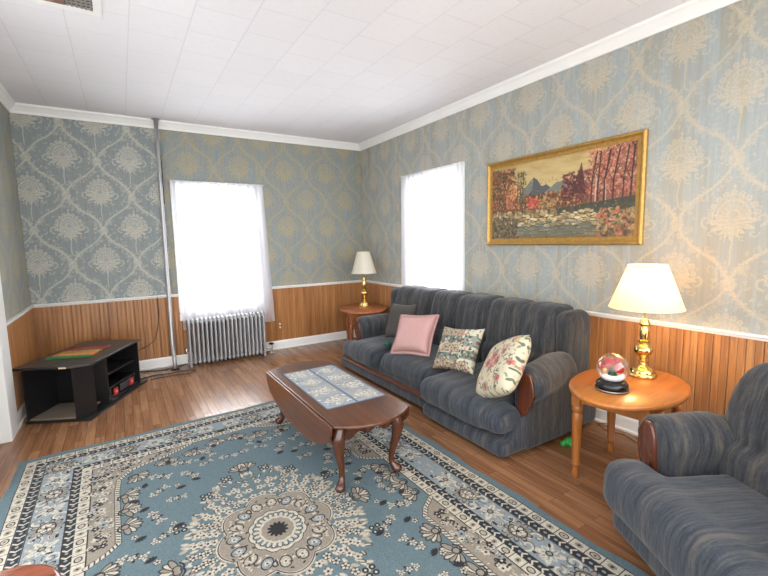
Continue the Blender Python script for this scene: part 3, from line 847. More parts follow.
# ------------------------------------------------------------------ end tables
def end_table(label, loc, rz, a, b, zt, cA, cB, lx, ly, tag_=''):
    t = thing('end_table', label, 'side table', loc, rz)
    mt = wood('maple_top' + tag_, cA, cB, 'x', .32, 5, 10, .15)
    ml = wood('maple_leg' + tag_, tuple(c * .8 for c in cA[:3]) + (1,), tuple(c * .85 for c in cB[:3]) + (1,), 'z', .3)
    MB().lathe([(1 - .035, zt - .030), (1 - .012, zt - .027), (1.0, zt - .018), (.998, zt - .008), (.975, zt)], 64, sx=a, sy=b).build('table_top', mt, t, True, auto=50)
    ap = MB(); n = 48; ax, by = lx + .03, ly + .03
    ap.box(-lx, lx, -ly - .01, -ly + .01, zt - .11, zt - .03).box(-lx, lx, ly - .01, ly + .01, zt - .11, zt - .03)
    ap.box(-lx - .01, -lx + .01, -ly, ly, zt - .11, zt - .03).box(lx - .01, lx + .01, -ly, ly, zt - .11, zt - .03)
    ap.build('apron', ml, t, bevel=.003)
    zz = zt - .03
    for sx in (-1, 1):
        for sy in (-1, 1):
            L = MB(); L.box(-.026, .026, -.026, .026, zz - .10, zz)
            L.lathe([(.014, 0), (.020, .012), (.021, .035), (.017, .05), (.017, .075), (.026, .085), (.026, .095), (.022, .105), (.030, zz - .20), (.031, zz - .16), (.023, zz - .145), (.031, zz - .135), (.031, zz - .115), (.026, zz - .10)], 18)
            lo = L.build('leg', ml, t, True, auto=40); lo.location = (sx * lx, sy * ly, 0)
    return t
NT_ = (-.64, -4.435, 0)
end_table('round topped maple end table between the sofa and the armchair', NT_, math.radians(6), .43, .30, .60, srgb(140, 78, 28), srgb(186, 116, 50), .24, .19, '_near')
FT = (-.385, -.655, 0)
end_table('oval maple end table in the far corner beyond the sofa', FT, math.radians(68), .44, .33, .575, srgb(136, 74, 40), srgb(176, 104, 62), .27, .20, '_far')

# ------------------------------------------------------------------ lamps
M_brass = NT('polished_brass').fin(srgb(218, 186, 118), .16, 1.0)
def shade_mat(name, col, tr):
    t = NT(name); df = t.n('ShaderNodeBsdfDiffuse', {'Color': col}); tl = t.n('ShaderNodeBsdfTranslucent', {'Color': col})
    x = t.xyz(); nz = t.noise(t.comb(x[0], x[1], t.math('MULTIPLY', x[2], 8.)), 60, 2)
    mx = t.n('ShaderNodeMixShader', {0: t.math('ADD', tr, t.math('MULTIPLY', nz, .06)), 1: df.outputs[0], 2: tl.outputs[0]})
    t.t.links.new(mx.outputs[0], t.out.inputs[0]); return t.m
def lamp(label, loc, s, zb, zt, rb, rt, col, lit, tr=.5):
    t = thing('table_lamp', label, 'lamp', loc)
    prof = [(.082, 0), (.085, .012), (.080, .022), (.070, .026), (.068, .040), (.058, .052), (.040, .062), (.022, .075), (.018, .088), (.030, .096), (.031, .104), (.018, .112), (.022, .125), (.042, .142), (.054, .165), (.052, .185), (.032, .205), (.020, .215), (.032, .222), (.033, .234), (.022, .24), (.027, .27), (.026, .30), (.021, .325), (.031, .333), (.031, .345), (.024, .352), (.026, .36), (.020, .372), (.010, .378)]
    MB().lathe([(r * s, z * s) for r, z in prof], 32).build('lamp_base', M_brass, t, True, auto=60)['label'] = 'polished turned brass base'
    MB().tube([(0, 0, .376 * s), (0, 0, zb + .06)], .005, 8).build('stem', M_brass, t, True)
    hp = MB(); zc = zb + .05
    pts = [(math.sin(a) * .045, 0, zc + .10 - math.cos(a) * .10) for a in [PI * k / 10 for k in range(11)]]
    pts = [(p[0], p[1], min(p[2], zt - .012)) for p in pts]; hp.tube(pts, .002, 6).tube([(-p[0], 0, p[2]) for p in pts], .002, 6).ball((0, 0, zt - .010), .008)
    for k in range(3):
        a = k * 2 * PI / 3; hp.tube([(0, 0, zt - .012), (math.cos(a) * (rt - .001), math.sin(a) * (rt - .001), zt - .012)], .0015, 6)
    hp.build('harp', M_brass, t, True)
    m = MB(); N = 40
    th = .0022
    ring = lambda r, z: [(r * math.cos(2 * PI * k / N) * (1 + .006 * math.cos(20 * 2 * PI * k / N * 1)), r * math.sin(2 * PI * k / N), z) for k in range(N)]
    vs = ring(rb, zb) + ring(rt, zt) + ring(rt - th, zt) + ring(rb - th, zb)
    fs = []
    for l in range(4):
        for k in range(N):
            k2 = (k + 1) % N; l2 = (l + 1) % 4
            fs.append((l * N + k, l * N + k2, l2 * N + k2, l2 * N + k))
    m.add(vs, fs); so = m.build('lamp_shade', shade_mat('shade_fabric' + ('_lit' if lit else ''), col, tr), t, True, auto=50)
    mtr = plain('shade_trim' + ('_lit' if lit else ''), tuple(c * .9 for c in col[:3]) + (1,), .8)
    for (r, z) in ((rb, zb), (rt, zt)):
        tr_ = MB(); tr_.tube([(r * math.cos(2 * PI * k / 40), r * math.sin(2 * PI * k / 40), z) for k in range(41)], .003, 6)
        tr_.build('shade_trim', mtr, so, True)
    bm_ = NT('bulb_glass' + ('_lit' if lit else ''))
    if lit:
        bm_.fin((1, 1, 1, 1), .3); bm_.set(bm_.b.inputs['Emission Color'], (1, .69, .37, 1)); bm_.set(bm_.b.inputs['Emission Strength'], LAMP_E)
    else: bm_.fin((.9, .9, .88, 1), .2)
    bo = MB().ball((0, 0, zc + .10), .032, 16, 10, (1, 1, 1.15)).lathe([(.014, 0), (.014, .05)], 12, (0, 0, zc + .02)).build('bulb', bm_.m, t, True)
    return t
LAMP_E = 84
LN = (-.415, -4.405, .6005)
lamp('lit brass table lamp with glowing cream shade on the near end table', LN, 1.0, .445, .715, .208, .108, srgb(250, 236, 200), True, .5)
lf = lamp('unlit brass table lamp with white pleated shade on the far end table', (-.305, -.56, .5755), 1.12, .475, .775, .178, .094, srgb(232, 226, 210), False, .35)
cd = MB().tube([(-.16, -4.3, .006), (-.09, -4.15, .006), (-.13, -4.02, .006), (-.07, -3.92, .006), (-.03, -3.98, .02), (-.035, -4.0, .12)], .004, 6)
tag(cd.build('power_cord', plain('amber_cord', srgb(120, 84, 40), .5), None, True), 'thin brown lamp cord on the floor under the near end table', 'cord')

# ------------------------------------------------------------------ snow globe
sg = thing('snow_globe', 'glass snow globe on a black base on the near end table', 'snow globe', (-.82, -4.435, .6005))
M_blk = plain('black_lacquer', srgb(20, 20, 22), .18, 0, .1)
MB().lathe([(.084, 0), (.090, .005), (.090, .016), (.081, .021), (.081, .027), (.087, .032), (.085, .042), (.076, .052), (.066, .060)], 36).build('globe_base', M_blk, sg, True, auto=50)
MB().lathe([(.0905, .007), (.0915, .010), (.0905, .013)], 36, cap=False).build('base_band', plain('silver_band', srgb(180, 180, 182), .3, .8), sg, True)
gz = .132; GR = .088
t = NT('globe_glass'); gl = t.n('ShaderNodeBsdfGlossy', {'Color': (1, 1, 1, 1), 'Roughness': .03}); tr = t.n('ShaderNodeBsdfTransparent', {'Color': (.98, .98, .97, 1)})
fr = t.n('ShaderNodeLayerWeight', {'Blend': .35}); mx = t.n('ShaderNodeMixShader', {0: t.math('ADD', .06, t.math('MULTIPLY', fr.outputs['Facing'], .5)), 1: tr.outputs[0], 2: gl.outputs[0]})
t.t.links.new(mx.outputs[0], t.out.inputs[0])
MB().ball((0, 0, gz), GR, 32, 20).build('glass_ball', t.m, sg, True)
MB().lathe([(.052, gz - .068), (.066, gz - .05), (.062, gz - .035), (.03, gz - .022), (.002, gz - .018)], 24).build('snow', plain('white_snow', srgb(240, 240, 244), .8), sg, True)
fg = MB().ball((.01, .02, gz + .018), .046, 14, 8, (1, 1, .75)).ball((-.01, .052, gz + .0), .030, 14, 8).ball((-.01, -.040, gz + .004), .030, 14, 8).ball((.02, -.01, gz + .04), .026, 12, 8)
fg.build('red_scene', plain('red_enamel', srgb(168, 40, 30), .35), sg, True)
MB().lathe([(.028, gz - .03), (.018, gz - .01), (.022, gz - .012), (.012, gz + .008), (.014, gz + .006), (.001, gz + .028)], 14, (-.030, -.018, 0)).build('little_tree', plain('tree_green', srgb(36, 96, 56), .5), sg, True)
mgp = plain('gold_paint', srgb(206, 160, 90), .35)
MB().ball((-.05, .018, gz - .012), .016, 10, 7).build('gold_parcel', mgp, sg, True)
MB().ball((-.02, -.045, gz - .015), .014, 10, 7).build('gold_parcel', mgp, sg, True)

# ------------------------------------------------------------------ coffee table
ct = thing('coffee_table', 'cherry drop leaf coffee table with cabriole legs on the rug', 'coffee table', (-2.0, -3.02, .0105))
M_cher = wood('cherry_top', srgb(52, 29, 17), srgb(108, 62, 34), 'y', .3, 5, 12, .25)
M_cherl = wood('cherry_leg', srgb(44, 22, 13), srgb(84, 46, 27), 'z', .25, 5, 8, .4)
ZT = .445
def arcpoly(hx, y0, y1, bul, n=12):
    pts = []
    for k in range(n + 1):
        u = -1 + 2 * k / n; pts.append((u * hx, y0 - bul * (1 - u * u)))
    for k in range(n + 1):
        u = 1 - 2 * k / n; pts.append((u * hx, y1 + bul * (1 - u * u)))
    return pts
MB().prism(arcpoly(.265, -.635, .61, .11), ZT - .02, ZT).build('table_top', M_cher, ct, bevel=.008, seg=3)
def leaf_panel(s):
    pts = [(-.635, ZT - .004), (.615, ZT - .004)]
    for k in range(25):
        a = PI * k / 24; c, n = math.cos(a), math.sin(a)
        pts.append((-.01 + .625 * math.copysign(abs(c) ** .92, c), ZT - .022 - .215 * abs(n) ** .95))
    return MB().prism(pts, s * .268 if s > 0 else -.283, s * .283 if s > 0 else -.268, 'x')
for s in (-1, 1): leaf_panel(s).build('drop_leaf', M_cher, ct, bevel=.005)
ap = MB(); hx, hy = .185, .555
def scallop(L, n=20):
    pts = [(-L, ZT - .02), (L, ZT - .02)]
    for k in range(n + 1):
        u = 1 - 2 * k / n
        pts.append((u * L, ZT - .125 - .014 * math.cos(u * PI * 3) - .022 * abs(u) ** 3))
    return pts
ap.prism(scallop(hx), -hy - .012, -hy + .012, 'y').prism(scallop(hx), hy - .012, hy + .012, 'y')
ap.prism(scallop(hy), -hx - .012, -hx + .012, 'x').prism(scallop(hy), hx - .012, hx + .012, 'x')
ap.build('apron', M_cherl, ct, bevel=.003)
for sx in (-1, 1):
    for sy in (-1, 1):
        pts = [(0, 0, .425), (.004, .004, .40), (.026, .026, .355), (.034, .034, .31), (.026, .026, .24), (.010, .010, .16), (0, 0, .09), (.004, .004, .05), (.022, .022, .022), (.032, .032, .010), (.034, .034, 0)]
        pts = [(sx * x * 1.0, sy * y * 1.0, z) for x, y, z in pts]
        L = MB().tube(pts, [.034, .040, .044, .040, .031, .023, .018, .019, .030, .032, .022], 14)
        lo = L.build('leg', M_cherl, ct, True); lo.location = (sx * .178, sy * .548, 0)
# runner on the table
def runner_img():
    cv = Cv(220, 424, c8(150, 152, 154)); r = random.Random(2)
    blue, gr, cr = c8(84, 100, 124), c8(130, 134, 136), c8(204, 202, 194)
    rg = np.random.RandomState(4)
    for iy in range(4):
        for ix in range(2):
            cx, cy = 8 + 51 + ix * 106, 8 + 51 + iy * 102
            cv.rect(cx - 48, cy - 46, cx + 48, cy + 46, c8(136, 142, 146) if (ix + iy) % 2 else c8(148, 148, 144))
            cv.poly([(cx - 44, cy), (cx, cy - 42), (cx + 44, cy), (cx, cy + 42)], c8(162, 160, 152))
            for k in range(40):
                x, y = cx + (r.random() - .5) * 88, cy + (r.random() - .5) * 84
                cv.leaf(x, y, 6 + r.random() * 12, r.random() * 6, r.choice([cr, c8(140, 128, 110), c8(108, 118, 130), c8(176, 164, 142), c8(206, 204, 196)]), .45)
            cv.flower(cx, cy, 17, 7, c8(198, 194, 184), c8(150, 128, 104), c8(116, 124, 132))
            cv.line([(cx - 46, cy), (cx, cy - 44), (cx + 46, cy), (cx, cy + 44), (cx - 46, cy)], 2.5, c8(138, 148, 160))
    for y in range(0, 424, 102): cv.rect(0, y + 6, 220, y + 11, c8(126, 138, 152), .75)
    cv.rect(106, 0, 115, 424, blue); cv.rect(0, 0, 6, 424, c8(90, 98, 112)); cv.rect(214, 0, 220, 424, c8(90, 98, 112)); cv.rect(0, 0, 220, 5, c8(90, 98, 112)); cv.rect(0, 419, 220, 424, c8(90, 98, 112))
    return cv.a
rn = MB().box(-.222, .222, -.43, .43, 0, .005).build('table_runner', img_mat('runner_tapestry', picture('runner_print', runner_img()), (.444, .86)), bevel=.002)
rn.location = (-1.98, -3.0, .0105 + ZT + .0008); tag(rn, 'blue and cream tapestry runner lying on the coffee table', 'table runner')

# ------------------------------------------------------------------ rug
def rug_img():
    W, Hh = 636, 866                       # a quarter, 2 mm per pixel; (0,0) = outer corner
    BL, LB, CR, TN, BK = c8(84, 102, 108), c8(118, 128, 133), c8(172, 165, 150), c8(128, 120, 108), c8(26, 26, 30)
    GR = c8(150, 142, 128)
    cv = Cv(W, Hh, BL); r = random.Random(11)
    n0 = np.random.RandomState(3)
    def ring(d0, d1, col):                  # frame between two distances (px) from the outer edge
        cv.rect(d0, d0, W, d1, col); cv.rect(d0, d0, d1, Hh, col)
    def along(d, step, fn, start=None):     # call fn(x,y,horizontal,k) along the frame at distance d
        k = 0; s = (start if start is not None else d + step / 2)
        while s < W: fn(s, d, True, k); s += step; k += 1
        k = 0; s = (start if start is not None else d + step / 2)
        while s < Hh: fn(d, s, False, k); s += step; k += 1
    # cream guard chains and black chains
    def chain(c0, c1, b0, b1):
        ring(c0, c1, CR); m = (c0 + c1) / 2
        def f(x, y, h, k):
            a, b = (13, 10) if h else (10, 13)
            if k % 2: cv.ell(x, y, a, b, 0, BK); cv.ell(x, y, a - 2.5, b - 2.5, 0, GR); cv.ell(x, y, 3, 3, 0, BK, .7)
            else:
                cv.ell(x, y, a * .8, b * .8, 0, TN); cv.ell(x, y, 3.5, 3.5, 0, BK)
            q = 20
            if h: cv.line([(x + q, c0), (x + q, c1)], 2, BK)
            else: cv.line([(c0, y + q), (c1, y + q)], 2, BK)
        along(m, 40, f)
        ring(c0, c0 + 2, BK); ring(c1 - 2, c1, BK)
        ring(b0, b1, BK); mm = (b0 + b1) / 2; t = (b1 - b0) / 2
        def g(x, y, h, k):
            if h: cv.line([(x - 10, mm - t + 2), (x - 2, mm), (x - 8, mm + t - 2)], 5, CR); cv.ell(x + 9, mm, 5, 4, 0, LB)
            else: cv.line([(mm - t + 2, y - 10), (mm, y - 2), (mm + t - 2, y - 8)], 5, CR); cv.ell(mm, y + 9, 4, 5, 0, LB)
        along(mm, 30, g)
    chain(24, 58, 59, 82)
    # main border
    ring(83, 166, LB); m = 124
    def mb_(x, y, h, k):
        ax = 0 if h else PI / 2
        def P(u, v): return (x + u, y + v) if h else (x + v, y + u)
        if k % 2 == 0:
            for s1 in (-1, 1):
                for s2 in (-1, 1):
                    cx, cy = P(s1 * 44, s2 * 22); cv.curl(cx, cy, 20, r.random() * 6, s1 * s2 * 5, 6, CR); cv.curl(cx, cy, 20, r.random() * 6, s1 * s2 * 5, 2, BK, 14, .7)
            for k2 in range(10):
                a = k2 * 2 * PI / 10; cv.leaf(x + math.cos(a) * 20, y + math.sin(a) * 16, 22, a, BK, .6); cv.leaf(x + math.cos(a) * 20, y + math.sin(a) * 16, 18, a, TN, .6)
            cv.ell(x, y, 27, 22, ax, BK); cv.ell(x, y, 24, 19, ax, TN); cv.flower(x, y, 18, 6, CR, BK, BK)
        else:
            for k2 in range(8):
                a = k2 * PI / 4 + .3; cv.leaf(x, y, 38 if k2 % 2 else 28, a, CR, .42); cv.leaf(x, y, 24, a, LB, .2)
            cv.ell(x, y, 9, 9, 0, BK); cv.ell(x, y, 6, 6, 0, TN)
            for s1 in (-1, 1):
                cx, cy = P(s1 * 30, 26); cv.leaf(cx, cy, 18, r.random() * 6, BK, .4); cx, cy = P(s1 * 30, -26); cv.leaf(cx, cy, 18, r.random() * 6, TN, .5)
    along(m, 92, mb_, 130)
    for _ in range(150):
        if r.random() < .45: x, y = 90 + r.random() * (W - 90), 90 + r.random() * 70
        else: x, y = 90 + r.random() * 70, 90 + r.random() * (Hh - 90)
        cv.leaf(x, y, 8 + r.random() * 8, r.random() * 6, r.choice([CR, TN, BK, GR]), .45)
    ring(83, 85, BK); ring(164, 166, BK)
    # inner guards (mirrored)
    ring(166, 188, BK)
    def g2(x, y, h, k):
        if h: cv.line([(x - 8, 169), (x, 177), (x - 6, 186)], 5, CR); cv.ell(x + 8, 177, 4, 4, 0, LB)
        else: cv.line([(169, y - 8), (177, y), (186, y - 6)], 5, CR); cv.ell(177, y + 8, 4, 4, 0, LB)
    along(177, 28, g2)
    ring(189, 216, CR)
    def f2(x, y, h, k):
        if k % 2: cv.ell(x, y, 11, 9, 0 if h else PI / 2, BK); cv.ell(x, y, 8.5, 6.5, 0 if h else PI / 2, GR)
        else: cv.ell(x, y, 8, 7, 0, TN); cv.ell(x, y, 3, 3, 0, BK)
        if h: cv.line([(x + 18, 189), (x + 18, 216)], 2, BK)
        else: cv.line([(189, y + 18), (216, y + 18)], 2, BK)
    along(202, 36, f2)
    ring(216, 219, BK)
    # corner spandrel
    sp = [(219, 219), (W - 120, 219), (W - 160, 245), (W - 210, 268), (372, 278), (322, 300), (290, 345), (284, 420), (284, 680), (262, 706), (219, 734)]
    cv.poly(sp, TN)
    for _ in range(260):
        for __ in range(30):
            x, y = 219 + r.random() * (W - 219), 219 + r.random() * 520
            if (y < 262 and x < W - 190) or (x < 270 and y < 670) or (x < 320 and y < 320): break
        c = r.choice([BK, CR, CR, GR, BK, c8(120, 110, 100), LB])
        q = r.random()
        if q < .35: cv.flower(x, y, 8 + r.random() * 5, 5, c, BK if c != BK else CR, None, r.random())
        elif q < .6: cv.curl(x, y, 9, r.random() * 6, 4.6, 3, c)
        else: cv.leaf(x, y, 8 + r.random() * 8, r.random() * 6, c, .45)
    edge = sp[1:]
    cv.line(edge, 15, BK); cv.line(edge, 12, CR)
    for (xa, ya), (xb, yb) in zip(edge[:-1], edge[1:]):
        L = math.hypot(xb - xa, yb - ya); n = max(1, int(L / 11))
        for k in range(n):
            t = (k + .5) / n; x, y = xa + (xb - xa) * t, ya + (yb - ya) * t
            dx, dy = (xb - xa) / L, (yb - ya) / L
            cv.line([(x - dy * 4 - dx * 3, y + dx * 4 - dy * 3), (x + dy * 4 + dx * 3, y - dx * 4 + dy * 3)], 3, BK)
    # palmettes set against the spandrel
    def palm(x, y, a, s=1.0):
        for k in range(7):
            b = a + (k - 3) * .42; cv.leaf(x, y, 34 * s, b, BK, .42); cv.leaf(x, y, 31 * s, b, CR if k % 2 else TN, .34)
        cv.curl(x, y, 16 * s, a + 2, 5, 4, BK); cv.ell(x, y, 9 * s, 9 * s, 0, BK); cv.ell(x, y, 6.5 * s, 6.5 * s, 0, TN)
    for (x, y, a) in ((302, 460, .2), (302, 540, -.1), (300, 620, .1), (430, 296, 1.5), (520, 286, 1.7), (334, 352, .8), (246, 780, .3), (244, 840, 0), (600, 252, 1.5)): palm(x, y, a, 1.25)
    # flowers scattered on the field
    def spray(x, y, a, s=1.0):
        cv.line([(x - 26 * s * math.cos(a), y - 26 * s * math.sin(a)), (x + 26 * s * math.cos(a), y + 26 * s * math.sin(a))], 2.2, BK)
        for k in (-1, 0, 1):
            px, py = x + k * 20 * s * math.cos(a), y + k * 20 * s * math.sin(a)
            for q in (-1, 1): cv.leaf(px, py, 15 * s, a + q * 1.0, BK if (k + q) % 2 else CR, .45)
            cv.flower(px, py, 8.5 * s, 5, CR, TN, BK, a)
    for (x, y, a, s) in ((400, 400, .5, 1.), (390, 490, -.6, .9), (470, 350, .3, .9), (560, 330, 1.2, .9), (372, 620, 1.2, 1.), (310, 760, .4, 1.), (380, 720, -.5, .9), (480, 440, .9, .9), (300, 840, 1.3, .8), (430, 560, .1, .8), (610, 400, .2, .8), (540, 400, -.4, .7)):
        spray(x, y, a, s * 1.25)
    for (x, y) in ((350, 430), (345, 560), (330, 690), (270, 800), (350, 800), (440, 320), (500, 480), (580, 290), (450, 500), (420, 690), (530, 360), (330, 500)):
        a = r.random() * 6
        for q in range(5): cv.leaf(x, y, 17, a + q * .5, BK, .42)
        cv.flower(x + 14 * math.cos(a + 3.6), y + 14 * math.sin(a + 3.6), 9, 5, CR, BK, BK, a)
    # medallion, centred on the quarter's inner corner
    MX, MY = W, Hh
    def E(rad, a): return (MX - rad * math.cos(a), MY - rad * 1.12 * math.sin(a))
    # halo of little flowers, longer towards the ends
    def reach(a): return 190 + 100 * abs(math.sin(a)) ** 3 + 34 * abs(math.cos(a)) ** 4
    for _ in range(95):
        a = r.random() * PI / 2; rr = 130 + (reach(a) - 130) * math.sqrt(r.random()); x, y = E(rr, a)
        b = math.atan2(y - MY, x - MX) + (r.random() - .5) * 1.6; cv.leaf(x, y, 21, b, BK if r.random() < .3 else GR, .5); cv.leaf(x, y, 18, b, r.choice([CR, CR, GR]), .36)
    for k in range(34):
        a = (k % 9 + .5) / 9 * PI / 2; rr = 150 + (reach(a) - 160) * (k // 9 + .3) / 4; x, y = E(rr, a)
        cv.ell(x, y, 11, 11, 0, BK, .85); cv.flower(x, y, 11, 5, CR, TN, BK if k % 3 == 0 else GR, r.random()); cv.ell(x, y, 3, 3, 0, BK)
    px, py = E(290, PI / 2 - .02)
    palm(MX - 4, MY - 345, -PI / 2, 1.3)
    palm(MX - 240, MY - 6, PI, 1.2)
    for (dx, dy) in ((130, 260), (215, 150), (60, 318)):
        for i in (-1, 1):
            for j in (-1, 1):
                cv.ell(MX - dx + i * 9, MY - dy + j * 9, 8, 8, 0, BK); cv.ell(MX - dx + i * 9, MY - dy + j * 9, 3.5, 3.5, 0, CR)
    # lobed tan disc
    def lob(base, amp, n, col, wd=0):
        pts = []
        for k in range(61):
            a = PI / 2 * k / 60; q = base + amp * abs(math.cos(a * n)); pts.append(E(q, a))
        if wd: cv.line(pts, wd, col)
        else: cv.poly([(MX + 2, MY + 2), (MX + 2, pts[-1][1])][::-1] + [] + [(MX + 2, pts[-1][1])] + pts[::-1] + [(pts[0][0], MY + 2)] + [(MX + 2, MY + 2)], col)
    lob(132, 22, 4, CR); lob(124, 22, 4, TN); lob(127, 22, 4, BK, 2.4); lob(134, 22, 4, TN, 2)
    for k in range(4):
        a = (k + .5) / 4 * PI / 2; x, y = E(108, a); cv.ell(x, y, 15, 20, a + PI / 2, BK); cv.ell(x, y, 12.5, 17, a + PI / 2, GR if k % 2 else LB); cv.flower(x, y, 9, 5, CR, BK, None, a)
        a = k / 4 * PI / 2; x, y = E(112, a); cv.curl(x, y, 12, a, 5, 3, BK); cv.leaf(x, y, 16, a, CR, .5)
    for _ in range(46):
        a = r.random() * PI / 2; x, y = E(78 + r.random() * 60, a); cv.leaf(x, y, 9, r.random() * 6, r.choice([BK, CR, CR, c8(120, 110, 98)]), .5)
    lob(70, 6, 6, BK); lob(68, 6, 6, CR); lob(60, 5, 6, BL)
    for k in range(7):
        a = k / 6 * PI / 2; x, y = E(46, a); cv.leaf(x, y, 20, math.atan2(y - MY, x - MX), BK, .6); cv.leaf(x, y, 17, math.atan2(y - MY, x - MX), CR, .6)
    lob(46, 2, 6, CR); lob(40, 2, 6, TN)
    for k in range(4):
        a = (k) / 3 * PI / 2; x, y = E(6, a); cv.leaf(x, y, 22, math.atan2(y - MY - .01, x - MX - .01), BK, .45)
    cv.ell(MX, MY, 7, 7, 0, BK)
    full = np.concatenate([cv.a, cv.a[:, ::-1]], 1); full = np.concatenate([full, full[::-1]], 0)
    nz = n0.rand(full.shape[0] // 2, full.shape[1] // 2).astype(np.float32).repeat(2, 0).repeat(2, 1)[..., None]
    return full * (.9 + .2 * nz)
def rug():
    TL, TR, BR, BLc = Vector((-3.935, -2.03, 0)), Vector((-1.36, -1.885, 0)), Vector((-1.35, -5.42, 0)), Vector((-3.86, -5.50, 0))
    nu, nv = 40, 54; mb = MB(); uv = []
    for layer, z in ((0, .008), (1, 0)):
        for j in range(nv + 1):
            for i in range(nu + 1):
                u, v = i / nu, j / nv
                p = TL.lerp(TR, u).lerp(BLc.lerp(BR, u), v)
                if i in (0, nu): p.x += .008 * math.sin(v * 31) + .005 * math.sin(v * 77)
                if j in (0, nv): p.y += .010 * math.sin(u * 19)
                mb.v.append((p.x, p.y, z)); uv.append((u, 1 - v))
    o = (nu + 1) * (nv + 1); I = lambda i, j: j * (nu + 1) + i
    for j in range(nv):
        for i in range(nu):
            q = (I(i, j), I(i, j + 1), I(i + 1, j + 1), I(i + 1, j)); mb.f.append(q); mb.f.append(tuple(k + o for k in q[::-1]))
    per = [I(i, 0) for i in range(nu)] + [I(nu, j) for j in range(nv)] + [I(i, nv) for i in range(nu, 0, -1)] + [I(0, j) for j in range(nv, 0, -1)]
    for a, b in zip(per, per[1:] + per[:1]): mb.f.append((a, b, b + o, a + o))
    me = bpy.data.meshes.new('area_rug'); me.from_pydata(mb.v, [], mb.f)
    l = me.uv_layers.new(name='UVMap')
    for lp in me.loops: l.data[lp.index].uv = uv[lp.vertex_index]
    ob = bpy.data.objects.new('area_rug', me); C.objects.link(ob)
    me.materials.append(img_mat('rug_pile', picture('rug_pattern', rug_img()), None, .95, .5))
    return tag(ob, 'blue oriental rug with cream medallion under the coffee table', 'rug')
rug()

